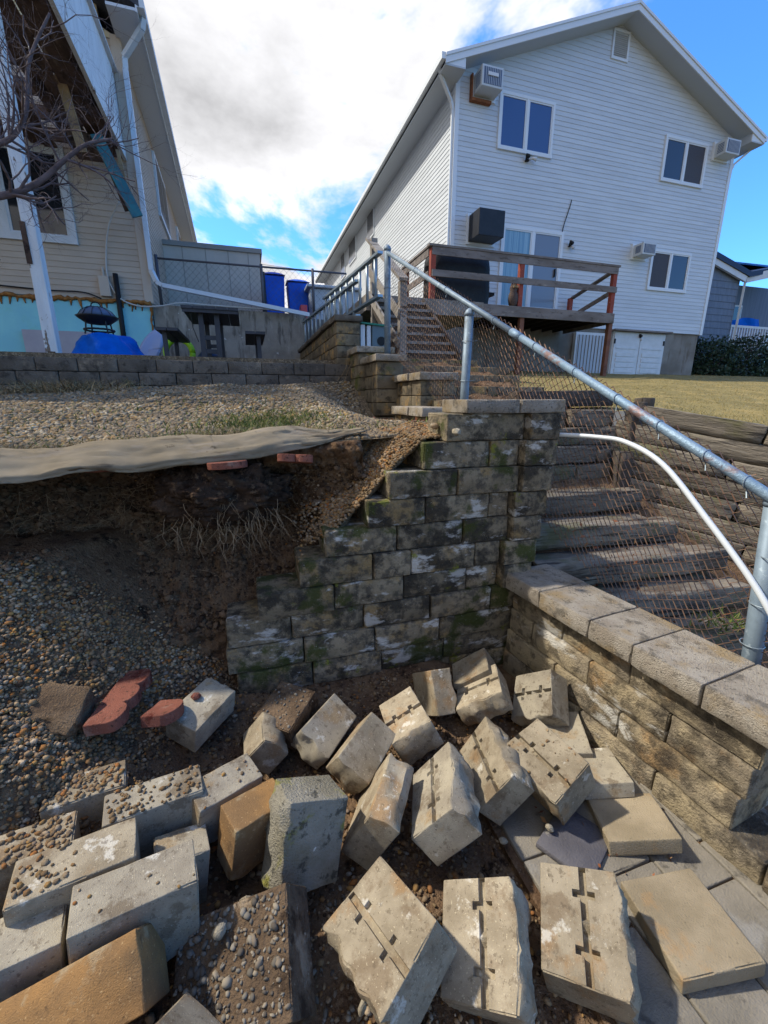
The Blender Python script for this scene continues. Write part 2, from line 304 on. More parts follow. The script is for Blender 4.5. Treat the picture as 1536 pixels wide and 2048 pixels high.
# ------------------------------------------------------------------ masonry block mesh
def lines(h, r, n, extra=()):
    a = {-h, -h + r * .3, -h + r, h - r, h - r * .3, h}
    for k in range(1, n): a.add(-h + 2 * h * k / n)
    a = [x for x in a]
    for e in extra: a = [x for x in a if abs(x - e) > .004 or abs(x) > h - r - 1e-6]
    return sorted(set(a) | set(extra))
def block(dim, seed, split=None, groove=False, n=(7, 5, 4), r=.007, rough=.006, wear=.0018, taper=0, chip=.012):
    hx, hy, hz = [d / 2 for d in dim]; ex = []; ey = []
    sl = (.22 + .05 * ((seed * 37) % 10) / 10) * dim[0]; gy = .014 * (((seed * 53) % 11) / 5 - 1); brk = .0175 if seed % 3 else -1; se = .023 + .008 * ((seed * 29) % 7) / 7; gd = .016 + .012 * ((seed * 17) % 5) / 5
    if groove:
        for s in (-1, 1):
            ex += [s * sl - .0105, s * sl - .0085, s * sl + .0085, s * sl + .0105, s * .018]
        ey = [gy - se - .002, gy - se, gy - .0105, gy - .0085, gy + .0085, gy + .0105, gy + se, gy + se + .002]
    X = lines(hx, r, n[0], ex); Y = lines(hy, r, n[1], ey); Z = lines(hz, r, n[2]); idx = {}; g = G(); sv = Vector((seed * 7.13, seed * 3.7, seed * 1.9))
    for i, x in enumerate(X):
        for j, y in enumerate(Y):
            for k, z in enumerate(Z):
                if not (i in (0, len(X) - 1) or j in (0, len(Y) - 1) or k in (0, len(Z) - 1)): continue
                p = Vector((x, y, z)); h = Vector((hx, hy, hz))
                q = Vector([max(-h[c] + r, min(h[c] - r, p[c])) for c in range(3)]); d = p - q
                edge = sum(abs(d[c]) > 1e-6 for c in range(3))
                if d.length > 1e-9: p = q + d.normalized() * r
                if edge >= 2: p -= d.normalized() * max(0, fbm(p + sv, 13, 2)) * chip
                p += noise.noise_vector((p + sv) * 18) * wear
                if split:
                    ax, sg = split
                    if p[ax] * sg > h[ax] - r * 1.2:
                        e = 1
                        for c in range(3):
                            if c != ax: e *= min(1, max(0, (h[c] - abs(p[c])) / .03))
                        p[ax] += sg * ((fbm(p + sv, 16, 4)) * rough + .012 * e - .006)
                    if taper and ax == 1:
                        t = (.5 - sg * p.y / dim[1]); p.x *= 1 - taper * t
                if groove and k == len(Z) - 1:
                    ing = abs(y - gy) < .0086 and abs(x) > brk or (min(abs(x - sl), abs(x + sl)) < .0086 and abs(y - gy) < se + .0001)
                    if ing: p.z -= gd
                idx[i, j, k] = len(g.v); g.v.append(tuple(p))
    def q(a, b, c, d): g.f.append((idx[a], idx[b], idx[c], idx[d]))
    nx, ny, nz_ = len(X) - 1, len(Y) - 1, len(Z) - 1
    for i in range(nx):
        for j in range(ny):
            q((i, j, 0), (i, j + 1, 0), (i + 1, j + 1, 0), (i + 1, j, 0)); q((i, j, nz_), (i + 1, j, nz_), (i + 1, j + 1, nz_), (i, j + 1, nz_))
    for i in range(nx):
        for k in range(nz_):
            q((i, 0, k), (i + 1, 0, k), (i + 1, 0, k + 1), (i, 0, k + 1)); q((i, ny, k), (i, ny, k + 1), (i + 1, ny, k + 1), (i + 1, ny, k))
    for j in range(ny):
        for k in range(nz_):
            q((0, j, k), (0, j, k + 1), (0, j + 1, k + 1), (0, j + 1, k)); q((nx, j, k), (nx, j + 1, k), (nx, j + 1, k + 1), (nx, j, k + 1))
    return g
BSEED = [0]
def wnorm(o):
    o.data.set_sharp_from_angle(angle=R(42))
    w = o.modifiers.new('normals', 'WEIGHTED_NORMAL'); w.mode = 'FACE_AREA'; w.weight = 80; w.keep_sharp = True; return o
def put_block(parent, c, dim, m, rz=0, split=(1, -1), rough=.007, name='block', jit=.004, tilt=0):
    """one block of a wall; local -y is its split face, turned by rz"""
    BSEED[0] += 1; sd = BSEED[0]
    g = block(dim, sd, split, False, (max(2, int(dim[0] / .06)), 2, 3), .006, rough, .0015)
    q = Matrix.Rotation(rz + random.uniform(-jit, jit) * 2, 3, 'Z') @ Matrix.Rotation(random.uniform(-1, 1) * jit * 1.2 + tilt, 3, 'Y')
    o = wnorm(g.obj(name, m, None, smooth=True, origin=(0, 0, 0))); o.rotation_mode = 'QUATERNION'; o.rotation_quaternion = q.to_quaternion()
    o.parent = parent; off = q @ Vector((0, random.uniform(-jit, jit), 0)); o.location = Vector(c) + off - Vector(ORG[parent.name]); return o
# ------------------------------------------------------------------ the lie of the land
def pit_h(x, y):
    heap = .25 + .45 * max(0, y - 1.7) + .8 * (-x - .65)
    heap = min(heap, .85); heap = -.08 + (heap + .08) * max(sst(1.05, 1.5, y), sst(-.72, -1.15, x))
    foot = .12 * sst(1.5, 2.1, y) * sst(1.3, .9, x)
    return max(-.06 - .05 * sst(.75, .9, x) * sst(1.35, 1.2, y) + foot + .05 * sst(0, -.3, x), heap) + .018 * fbm((x, y, 3), 5, 4) + .01 * fbm((x, y, 8), 22, 3) * sst(1.2, .9, x)
def ter_h(x, y): return 1.37 + (y - 2.3) * .118 + .035 * x + .02 * fbm((x, y, 1), 1.6, 3) - .30 * sst(.55, 1.4, x) * sst(2.5, 3.7, y) * sst(5.8, 4.7, y)
def spill_h(x, y):
    k = [(.1, .66), (.25, .84), (.39, .93), (.55, 1.07), (.64, 1.17), (.75, 1.28), (.9, 1.40), (1.05, 1.43), (1.5, 1.43)]
    for (a, za), (b, zb) in zip(k, k[1:]):
        if a <= x <= b: z = za + (zb - za) * (x - a) / (b - a); break
    else: z = k[0][1] if x < k[0][0] else k[-1][1]
    return min(z + .42 * (y - 2.13), ter_h(x, y) + .01) + .012 * fbm((x, y, 5), 9, 3)
def soil_y(x, z):
    t = (z - .35) / (1.28 - .35); D = .12 + .55 * sst(.6, -.2, x)
    b = sst(-.05, .62, t) * (1 - .62 * sst(.80, 1.05, t))
    y = 2.19 + D * (.08 + .92 * b)
    y -= .36 * math.exp(-((x + .12) / .18) ** 2 - ((z - 1.13) / .13) ** 2) * (1 + .5 * fbm((x, z, 9), 8, 3))
    y += .08 * fbm((x, z, 2), 4, 3) + .075 * abs(fbm((x, z, 7), 9, 4)) - .05 * abs(fbm((x, z, 4), 22, 3)) - .025 * fbm((x, z, 4), 50, 2)
    return y
G().add([(-400, -400, -.5), (400, -400, -.5), (400, 900, -.5), (-400, 900, -.5)], [(0, 1, 2, 3)]).obj('ground', 'far_ground', kind='structure')
g = G().grid(lambda a, b: (-3.4 + 5.1 * a, -1.6 + 4.7 * b, pit_h(-3.4 + 5.1 * a, -1.6 + 4.7 * b)), 150, 140); g.obj('pit_floor', 'soil', kind='structure', smooth=True)
g = G().grid(lambda a, b: (-4.5 + 6.1 * a, 2.30 + 3.65 * b, ter_h(-4.5 + 6.1 * a, 2.30 + 3.65 * b)), 80, 50); g.obj('gravel_terrace', 'gravel_bed', kind='structure', smooth=True)
def soil_pt(a, b):
    x = -3.4 + 4.2 * a; lo = pit_h(x, 2.2) - .05 if x < .05 else .1; hi = ter_h(x, 2.3) + .01 if x < .58 else spill_h(x, 2.28) - .01
    z = lo + (hi - lo) * b; return (x, soil_y(x, z) if b < .999 else 2.45, z)
G().grid(soil_pt, 300, 90).obj('soil_bank', 'soil', kind='structure', smooth=True)
G().grid(lambda a, b: (.36 + .12 * fbm((b, 1, 1), 4, 2) + 1.2 * a, 2.13 + .4 * b, spill_h(.36 + 1.2 * a, 2.13 + .4 * b) - .05 * sst(.08, 0, a)), 70, 24).obj('gravel_slope', 'gravel_bed', kind='structure', smooth=True)
G().lohi((-9, 5.98, 1.5), (1.18, 10.1, 2.12)).obj('upper_terrace', 'gravel_bed', kind='structure')
G().lohi((-1.6, 10.25, 1.5), (5.6, 45, 3.36)).obj('driveway', 'driveway', kind='structure')
# lawn: starts behind the timber walls and climbs to the grey house
TA, TB = Vector((3.45, 3.05)), Vector((4.92, 1.42))
TD = (TB - TA).normalized(); TN = Vector((-TD.y, TD.x))      # TN points uphill, into the lawn
def uphill(x, y): return (Vector((x, y)) - TA).dot(TN)
def lawn_h(x, y):
    d = max(0, uphill(x, y)); s_ = max(0, (Vector((x, y)) - TA).dot(TD))
    return 1.50 + .112 * max(0, y - 3.3) - .17 * min(s_, 3) * math.exp(-d / 1.6) + .025 * fbm((x, y, 0), .8, 3)
lv = []; lf = []; lx = [2.0 + .12 * i for i in range(50)] + [8 + .4 * i for i in range(60)]; ly = [.9 + .12 * i for i in range(40)] + [5.7 + .4 * i for i in range(40)]
for x in lx:
    for y in ly: lv.append((x, y, lawn_h(x, y)))
for i in range(len(lx) - 1):
    for j in range(len(ly) - 1):
        cx, cy = (lx[i] + lx[i + 1]) / 2, (ly[j] + ly[j + 1]) / 2
        if cy < 3.45 and uphill(cx, cy) < .1: continue
        if 3.45 <= cy < 6.0 and cx < 3.05: continue
        if cx < 3.2 and cy > 5.9: continue
        q = len(ly); lf.append((i * q + j, (i + 1) * q + j, (i + 1) * q + j + 1, i * q + j + 1))
G().add(lv, lf).obj('lawn', 'lawn', kind='structure', smooth=True, origin=(0, 0, 0))
# the rising path between the block walls and the lawn, and the bank behind the timber steps
G().grid(lambda a, b: (1.62 + 3.6 * a if b < .63 else 1.78 + 1.3 * a, -1.6 + 7.7 * b, (lambda y: -.17 + max(0, y - 1.36) * .62 - .2 * sst(.45, .6, a) if y < 3.3 else 1.44 + (y - 3.4) * .29)(-1.6 + 7.7 * b) + .03 * fbm((a * 2, b * 9, 1), 3, 3)), 40, 130).obj('path', 'soil', kind='structure', smooth=True)
# paving at the foot of the wall
pv = G().lohi((.8, -1.6, -.2), (1.75, 1.3, -.048)).obj('paving', 'soil', kind='structure')
for i in range(4):
    for j in range(9):
        x0 = .83 + i * .23; y0 = -1.2 + j * .27 + (.13 if i % 2 else 0)
        if x0 > 1.6 or y0 > 1.15: continue
        g = block((.224, .264, .06), 300 + i * 9 + j, None, False, (3, 3, 1), .006, wear=.002)
        o = wnorm(g.obj('paving_slab', 'paving', None, smooth=True, origin=(0, 0, 0))); o.parent = pv; o.location = Vector((x0 + .115, y0 + .13, -.062 + random.uniform(-.004, .004))) - Vector(ORG[pv.name])
# ------------------------------------------------------------------ the mossy retaining wall
mw = empty('retaining_wall', (.7, 2.2, -.1), 'stepped retaining wall of mossy stained concrete blocks behind the heap of fallen blocks', 'wall')
lefts = [.99, .867, .67, .553, .325, .183, -.036, -.20, -.21, -.17, -.12, -.12]
rights = [1.68, 1.68, 1.66, 1.64, 1.62, 1.60, 1.58, 1.56, 1.5, 1.5, 1.5, 1.5]
for k in range(12):
    zt = 1.53 - .148 * k; H = .145; x = lefts[k]; i = 0; end = rights[k]
    # the right-hand pilaster of short blocks stands a little proud
    pil = end - .205 - .02 * (k % 2) if k < 7 else end
    while x < pil - .03:
        L = .40 if not (i == 0 and k in (3, 7)) else .33
        if k in (1, 5) and i == 1: L = .22
        if pil - x - L < .12: L = pil - x
        yo = .012 * math.sin(k * 1.9 + i) + .006
        put_block(mw, (x + L / 2, 2.05 + .13 + yo, zt - H / 2), (L - .006, .26, H), 'wall_moss' if not (i == 0 and k < 8) else 'wall_moss')
        x += L; i += 1
    if k < 7: put_block(mw, ((pil + end) / 2 + .004, 2.05 + .12 - .022, zt - H / 2), (end - pil - .006, .28, H), 'wall_moss', rough=.009)
for a, b, n_ in ((1.075, 1.40, 'cap'), (1.405, 1.70, 'cap')):
    put_block(mw, ((a + b) / 2, 2.05 + .11, 1.53 + .037), (b - a - .006, .31, .072), 'wall_cap', name='cap_block')
# the low wall that runs towards the photographer
rw = empty('low_wall', (1.55, 1.3, -.1), 'low block wall with tan coping stones in front of the weathered timber steps', 'wall')
wd = Vector((1.46, 2.04)); we = Vector((1.585, .74)); wdir = (we - wd).normalized(); wn_ = Vector((wdir.y, -wdir.x)); wrz = math.atan2(wdir.y, wdir.x)
WL = (we - wd).length
for k in range(4):
    zt = .495 - .142 * k; s0 = -.0 if k % 2 == 0 else -.2; i = 0; end = WL - .012 * k if k < 3 else WL + .85; s = s0
    while s < end - .02:
        L = .40
        if end - s - L < .14: L = end - s
        a = max(s, 0.0)
        c2 = wd + wdir * ((a + s + L) / 2) - wn_ * (-.14 + .014 * (4 - k)) * -1
        c2 = wd + wdir * ((a + s + L) / 2); c2 = c2 + Vector((.13 - .012 * (k), 0))
        put_block(rw, (c2.x, c2.y, zt - .071), (s + L - a - .006, .25, .139), 'wall_side', rz=wrz, split=(1, -1), rough=.008)
        s += L
capY = [2.06, 1.755, 1.43, 1.205, .925, .64]
for i in range(5):
    L = capY[i] - capY[i + 1]; yc = (capY[i] + capY[i + 1]) / 2; t = (2.04 - yc) / 1.3; xc = 1.41 + .125 * t + .155
    put_block(rw, (xc, yc, .547), (L - .004, .34, .098), 'wall_cap', rz=wrz, rough=.006, name='coping_stone', jit=.003)
# ------------------------------------------------------------------ low terrace wall under the picnic table
tw = empty('terrace_wall', (-1.2, 5.9, 1.5), 'low dark grey block wall edging the terrace below the picnic table', 'wall')
for k in range(3):
    zt = 2.06 - .148 * k; x = -4.6 + (.2 if k % 2 else 0)
    while x < 1.3:
        L = .40 if x < .95 else min(.4, 1.36 - x)
        put_block(tw, (x + L / 2, 5.8 + .12, zt - .074), (L - .007, .25, .144), 'wall_dark', jit=.006); x += L
# ------------------------------------------------------------------ stepped block walls beside the stairs
def step_wall(name, label, corner, ztop, xr, yback, zbot, capm='wall_cap', m='wall_step'):
    w = empty(name, (corner[0] + .15, corner[1] + .15, zbot), label, 'wall', 'stepped block walls beside the stairs'); cx, cy = corner
    k = 0; z = ztop - .075
    while z - .14 * k > zbot:
        zt = z - .148 * k; x = cx; i = 0
        while x < xr - .02:
            L = .36 if (k + i) % 2 else .24
            if xr - x - L < .12: L = xr - x
            put_block(w, (x + L / 2, cy + .12, zt - .073), (L - .005, .24, .143), m); x += L; i += 1
        y = cy + .245; i = 0
        while y < yback - .02:
            L = .38 if (k + i) % 2 else .30
            if yback - y - L < .12: L = yback - y
            put_block(w, (cx + .12, y + L / 2, zt - .073), (L - .005, .24, .143), m, rz=-math.pi / 2); y += L; i += 1
        k += 1
    x = cx - .03
    while x < xr:
        L = min(.42, xr + .03 - x); put_block(w, (x + L / 2, cy + .1, ztop - .037), (L - .004, .30, .073), capm, name='cap_block'); x += L + .0001
    y = cy + .252
    while y < yback:
        L = min(.42, yback - y); put_block(w, (cx + .1, y + L / 2, ztop - .037), (L - .004, .29, .073), capm, rz=-math.pi / 2, name='cap_block'); y += L + .0001
    return w
step_wall('step_wall', 'lowest stepped block wall, right behind the top of the mossy wall', (1.33, 3.2), 1.545, 1.72, 3.9, 1.15)
step_wall('step_wall', 'second stepped block wall with a bevelled grey cap and one orange block', (1.63, 4.0), 1.865, 2.0, 5.4, 1.2)
step_wall('step_wall', 'short stepped block wall with an orange face below the fence post', (1.39, 4.7), 2.09, 1.70, 5.25, 1.55)
step_wall('step_wall', 'block wall carrying the tall grey fence corner post', (1.33, 5.3), 2.235, 1.76, 5.75, 1.6)
step_wall('step_wall', 'tall stained block wall under the aluminium ladder', (1.17, 5.82), 2.665, 1.49, 9.9, 1.75, 'wall_dark')
# ------------------------------------------------------------------ fallen blocks
FB = {  # position, quaternion, size, (split axis, side), material, groove, label
'B1': ((0.267, 0.796, 0.12), (0.804, 0.1, -0.211, -0.547), (0.298, 0.233, 0.146), (1, -1), 'block_tan', 1, 'pale grooved block tilted over the darker block beside it, long white smear on top'),
'B2': ((0.549, 0.737, 0.045), (0.479, 0.239, -0.085, -0.84), (0.285, 0.225, 0.15), (1, 1), 'block_tan', 1, 'tan grooved block lying flat, half covered by the tilted block with the white smear'),
'B3': ((0.838, 0.668, 0.059), (0.441, 0.158, -0.041, -0.882), (0.288, 0.231, 0.149), (1, 1), 'block_tan', 1, 'rust stained grooved block lying flat between another grooved block and a plain slab'),
'C1': ((1.193, 0.616, 0.0), (0.633, -0.002, -0.05, -0.767), (0.267, 0.261, 0.056), None, 'cap_tan', 0, 'plain tan cap slab lying on the grey paving'),
'C2': ((1.305, 0.927, 0.0), (0.552, -0.018, -0.10, -0.815), (0.216, 0.257, 0.063), None, 'cap_tan', 0, 'orange tinted cap slab lying against the foot of the low wall'),
'C3': ((1.34, 1.14, 0.02), (0.552, -0.05, -0.12, -0.815), (0.24, 0.20, 0.066), None, 'block_grey', 0, 'pale grey cap slab half hidden behind a grooved block by the low wall'),
'B4': ((1.072, 1.143, 0.125), (0.742, 0.175, -0.14, -0.632), (0.293, 0.213, 0.164), (1, -1), 'block_tan', 1, 'grooved block with pebbles caught on its upper side, leaning by the pale cap slab'),
'B5': ((0.87, 1.236, 0.094), (0.58, 0.221, -0.377, -0.688), (0.36, 0.214, 0.115), (1, 1), 'block_tan', 1, 'grooved block with a pale ring mark, steeply tilted in the middle of the heap'),
'B6': ((0.601, 1.145, 0.121), (0.539, 0.143, -0.369, -0.743), (0.36, 0.217, 0.135), (1, 1), 'block_grey', 1, 'grey grooved block standing steeply on its end in the middle of the heap'),
'B7': ((0.358, 1.203, 0.092), (0.423, 0.24, -0.455, -0.746), (0.278, 0.26, 0.117), (1, 1), 'block_tan', 0, 'brown rough faced block leaning beside the big upright block'),
'B8': ((0.072, 1.154, 0.154), (0.573, 0.542, -0.286, 0.544), (0.3, 0.22, 0.161), (1, 1), 'block_moss', 0, 'big upright block with yellow moss on its side and a dark front'),
'B9': ((0.356, 1.461, 0.113), (0.361, 0.243, -0.194, 0.879), (0.165, 0.259, 0.161), (1, 1), 'block_tan', 0, 'block with a brown rough end leaning between two others'),
'B10': ((0.229, 1.677, 0.08), (0.353, 0.274, -0.157, 0.881), (0.175, 0.261, 0.14), (1, 1), 'block_grey', 0, 'smooth grey faced block with an orange rough end, alone in front of the mossy wall'),
'B11': ((0.61, 1.545, 0.12), (0.011, -0.228, 0.001, 0.974), (0.2, 0.256, 0.157), (1, 1), 'block_tan', 1, 'grooved block with a brown corner, propped against an upright block'),
'B12': ((1.069, 1.657, 0.092), (0.222, -0.277, 0.058, 0.933), (0.261, 0.24, 0.12), (1, 1), 'block_tan', 1, 'grooved block with a bright orange split face near the wall corner'),
'B11b': ((0.839, 1.773, 0.074), (0.699, -0.189, -0.638, 0.262), (0.22, 0.236, 0.121), (2, -1), 'block_tan', 0, 'upright block with a rust streak, peak pointing at the mossy wall'),
'B14': ((1.325, 1.526, 0.1), (0.376, -0.429, -0.124, 0.812), (0.259, 0.237, 0.126), (1, 1), 'block_grey', 1, 'pale whitish grooved block tipped towards the low wall'),
'B16': ((-0.314, 1.82, 0.20), (0.44, -0.023, 0.123, -0.889), (0.261, 0.165, 0.135), (0, -1), 'block_grey', 0, 'block with a bright white speckled top lying on the gravel heap'),
'B17': ((-0.042, 1.668, 0.09), (0.668, 0.256, -0.275, -0.642), (0.19, 0.14, 0.14), (1, 1), 'block_tan', 0, 'small peaked block with a tan side, beside the speckled one'),
'L1': ((-0.582, 1.138, 0.196), (0.106, -0.023, -0.021, -0.994), (0.30, 0.146, 0.239), (2, -1), 'block_tan', 0, 'tan block standing on its face with pebbles along its top'),
'L2': ((-0.406, 1.02, 0.192), (0.108, -0.041, -0.008, -0.993), (0.30, 0.137, 0.238), (2, -1), 'block_grey', 0, 'grey block standing on its face in front of the pebble topped one'),
'L3': ((-0.207, 1.371, 0.144), (0.246, -0.084, 0.077, -0.963), (0.24, 0.125, 0.21), (2, -1), 'block_grey', 0, 'grey block standing on its face next to the orange one'),
'L4': ((-0.099, 1.235, 0.135), (0.226, -0.074, 0.029, -0.971), (0.20, 0.12, 0.226), (2, -1), 'block_orange', 0, 'deep orange block wedged beside the big upright mossy block'),
'L5': ((-0.66, 1.45, 0.165), (0.107, -0.03, -0.01, -0.994), (0.24, 0.13, 0.239), (2, -1), 'block_tan', 0, 'block almost buried in pebbles at the back of the toppled row'),
'L6': ((-0.42, 1.34, 0.165), (0.107, -0.03, -0.01, -0.994), (0.30, 0.13, 0.239), (2, -1), 'block_grey', 0, 'block under loose pebbles with a black gap in front of it'),
'L7': ((-0.335, 1.20, 0.09), (0.107, -0.08, -0.03, -0.99), (0.16, 0.12, 0.2), (2, -1), 'block_grey', 0, 'sunken block of which only a wedge shows between two others'),
'L8': ((-0.75, 1.27, 0.165), (0.107, -0.03, -0.01, -0.994), (0.22, 0.13, 0.239), (2, -1), 'block_tan', 0, 'pebble covered block with one rounded end showing'),
'L9': ((-0.72, 1.0, 0.15), (0.107, -0.03, -0.01, -0.994), (0.28, 0.14, 0.239), (2, -1), 'block_grey', 0, 'dim grey block in the shade left of the toppled row'),
'L10': ((-0.50, 0.886, 0.16), (0.071, 0.088, 0.312, -0.943), (0.32, 0.160, 0.18), (2, 1), 'block_orange', 0, 'big orange rough faced block tipped on its edge'),
'L11': ((-0.30, 0.66, 0.17), (0.491, -0.581, 0.016, 0.649), (0.28, 0.2, 0.141), (0, 1), 'block_tan', 0, 'yellowish block tipped on its end beside the big orange one'),
'L12': ((-0.133, 0.89, 0.06), (0.067, -0.22, -0.20, 0.95), (0.35, 0.268, 0.141), None, 'block_dirt', 0, 'block caked in dark soil with sharp stone chips on it'),
'B13': ((1.10, 1.80, 0.11), (0.2, -0.30, 0.05, 0.93), (0.22, 0.2, 0.12), None, 'block_tan', 0, 'tan block peeping out in the corner behind the orange split block'),
'B15': ((1.345, 1.345, 0.0), (0.52, 0.05, -0.05, -0.85), (0.26, 0.18, 0.12), None, 'block_grey', 0, 'grey block lying in the gutter between the heap and the low wall'),
'B18': ((0.07, 1.80, 0.11), (0.40, 0.12, 0.05, -0.9), (0.23, 0.21, 0.14), None, 'block_dirt', 0, 'dark soil covered block half sunk at the foot of the mossy wall'),
}
for i, (k, (p, q, d, sp, m, gr, lab)) in enumerate(FB.items()):
    g = block(d, 60 + i, sp, bool(gr), (10, 8, 6), .0045, .018, .0006, .10 if sp and sp[0] == 1 else 0, .010)
    nm = 'cap_slab' if k[0] == 'C' else 'fallen_block'
    o = g.obj(nm, m, None, lab, 'slab' if k[0] == 'C' else 'block', 'blocks fallen from the collapsed wall', smooth=True, origin=(0, 0, 0))
    wnorm(o); o.rotation_mode = 'QUATERNION'; o.rotation_quaternion = Quaternion(q).normalized(); o.location = p; ORG[o.name] = np.array(p)
# broken lump of block on the heap
g = block((.33, .17, .13), 207, (1, -1), False, (12, 8, 6), .016, .03, .014, .15, .06)
o = g.obj('broken_block', 'block_brown', None, 'broken brown stained block lying on the gravel heap', 'block', smooth=True, origin=(0, 0, 0)); o.location = (-.86, 1.76, .40); o.rotation_euler = (R(24), R(10), R(-16))
# grey slate tile under the cap slabs
g = block((.24, .2, .022), 208, None, False, (4, 4, 1), .004); o = g.obj('slate_tile', 'slate', None, 'dark grey flat tile lying under the end of the rust stained block', 'tile', smooth=True, origin=(0, 0, 0)); o.location = (1.06, .95, -.025); o.rotation_euler = (0, R(2), R(28))
# ------------------------------------------------------------------ scalloped red edging bricks
def scallop(L, n, d, th):
    pts = [(-L / 2, -d / 2, 0), (L / 2, -d / 2, 0)]
    r = L / n / 2
    for i in range(n):
        cx = L / 2 - r - i * 2 * r
        for a in range(0, 181, 20): pts.append((cx + r * math.cos(R(a)), d / 2 - r * .62 + r * math.sin(R(a)) * .62, 0))
    return G().prism(pts, (0, 0, th))
def edging(loc, eul, L, n, lab, d=.13, th=.05):
    o = scallop(L, n, d, th).obj('edging_brick', 'brick_red', None, lab, 'brick', 'scalloped red edging bricks', origin=(0, 0, 0), bevel=.004); o.location = loc; o.rotation_euler = eul; ORG[o.name] = np.array(loc)
edging((-.608, 1.80, .335), (R(4), R(-3), R(-99)), .37, 3, 'long scalloped red edging brick lying on the gravel heap')
edging((-.44, 1.73, .275), (R(6), R(-14), R(-110)), .15, 1, 'broken piece of red edging brick half buried in gravel')
edging((-.62, 2.36, 1.262), (R(5), 0, R(184)), .30, 3, 'dim red edging brick peeping out below the left of the fabric')
edging((-.12, 2.20, 1.272), (R(3), R(2), R(182)), .19, 1, 'red edging brick sticking out above the root clump', .09, .035)
edging((.21, 2.22, 1.285), (R(12), R(-4), R(176)), .18, 2, 'scalloped red edging brick hanging under the end of the fabric', .10, .04)
# ------------------------------------------------------------------ ground fabric
def fab(a, b):
    x = -3.2 + 3.82 * a; w = sst(.66, -.15, x) * .85 + .15; 
    top = ter_h(x, 2.5) + .03; drop = (.142 * w) * (1 + .12 * math.sin(x * 2.3))
    t = b; y = 2.40 - .17 * min(1, t * 1.5) * (w * .7 + .3) + (.035 if t > .9 else 0)
    z = top - drop * sst(.05, .95, t) + .006 * math.sin(x * 9 + t * 3) + .012 * fbm((x, t, 0), 2.2, 3) + (.018 * sst(.86, 1, t))
    return (x, y + .014 * fbm((x * .8, t * 2, 4), 3, 3) - .010 * abs(fbm((x * 1.5 + t, t * 1.2, 8), 5, 3)), z + .012 * abs(fbm((x * .9, t * 4, 6), 4, 3)) - (.02 * abs(fbm((x, 0, 2), 7, 3)) if t > .93 else 0))
o = G().grid(fab, 260, 24).obj('landscape_fabric', 'fabric', None, 'grey brown ground fabric hanging over the washed out edge of the terrace', 'fabric', smooth=True)
sm = o.modifiers.new('thick', 'SOLIDIFY'); sm.thickness = .003
# ------------------------------------------------------------------ loose stones
ICO = None
def ico():
    t = (1 + 5 ** .5) / 2; v = np.array([(-1, t, 0), (1, t, 0), (-1, -t, 0), (1, -t, 0), (0, -1, t), (0, 1, t), (0, -1, -t), (0, 1, -t), (t, 0, -1), (t, 0, 1), (-t, 0, -1), (-t, 0, 1)], float); v /= np.linalg.norm(v[0])
    f = np.array([(0, 11, 5), (0, 5, 1), (0, 1, 7), (0, 7, 10), (0, 10, 11), (1, 5, 9), (5, 11, 4), (11, 10, 2), (10, 7, 6), (7, 1, 8), (3, 9, 4), (3, 4, 2), (3, 2, 6), (3, 6, 8), (3, 8, 9), (4, 9, 5), (2, 4, 11), (6, 2, 10), (8, 6, 7), (9, 8, 1)]); return v, f
IV, IF = ico()
def stones(name, P, size, m, label, cat, tilt=.5, flat=(.45, .8), **k):
    P = np.asarray(P, float); n = len(P); s = np.asarray(size)[:, None, None] * np.ones((n, 1, 3))
    s[:, 0, 0] *= rng.uniform(.8, 1.25, n); s[:, 0, 1] *= rng.uniform(.65, 1., n); s[:, 0, 2] *= rng.uniform(*flat, n)
    V = IV[None] * (1 + rng.uniform(-.16, .16, (n, 12, 1))) * s
    a = rng.uniform(0, 6.28, n); tx = rng.normal(0, tilt, n); c, sn = np.cos(tx), np.sin(tx)
    Y = V[:, :, 1] * c[:, None] - V[:, :, 2] * sn[:, None]; Z = V[:, :, 1] * sn[:, None] + V[:, :, 2] * c[:, None]; X = V[:, :, 0]
    ca, sa = np.cos(a)[:, None], np.sin(a)[:, None]
    V = np.stack([X * ca - Y * sa, X * sa + Y * ca, Z], 2) + P[:, None, :]
    F = IF[None] + (np.arange(n) * 12)[:, None, None]
    return np_mesh(name, V.reshape(-1, 3), F.reshape(-1, 3), m, label=label, cat=cat, kind='stuff', smooth=False, **k)
pts = []; sz = []
while len(pts) < 30000:
    y = 2.32 + 3.45 * random.random() ** 1.35; x = random.uniform(-.75 * y - .35, 1.3)
    if x > 1.25 - max(0, (3.6 - y)) * .1 + (.0 if y < 3.9 else .1): continue
    if y < 2.5 and x < .5: continue
    bare = fbm((x, y, 11), .9, 2)
    if bare > .32 and random.random() < .6: continue
    s = random.uniform(.009, .019) * (1 + .12 * (y - 2.3)); pts.append((x, y, ter_h(x, y) + s * .25)); sz.append(s)
stones('gravel', pts, sz, 'gravel_dusty', 'tan and grey gravel spread over the sloping terrace', 'gravel')
pts = []; sz = []
while len(pts) < 5200:
    x = random.uniform(.18, 1.2); y = random.uniform(2.125, 2.5)
    if x < .42 and random.random() > sst(.16, .44, x + .08 * fbm((x, y, 3), 12, 2)): continue
    s = random.uniform(.006, .0135); pts.append((x, y, spill_h(x, y) + s * random.uniform(.1, .7))); sz.append(s)
stones('gravel_spill', pts, sz, 'gravel', 'clean tan pebbles spilling down behind the stepped end of the mossy wall', 'gravel')
pts = []; sz = []
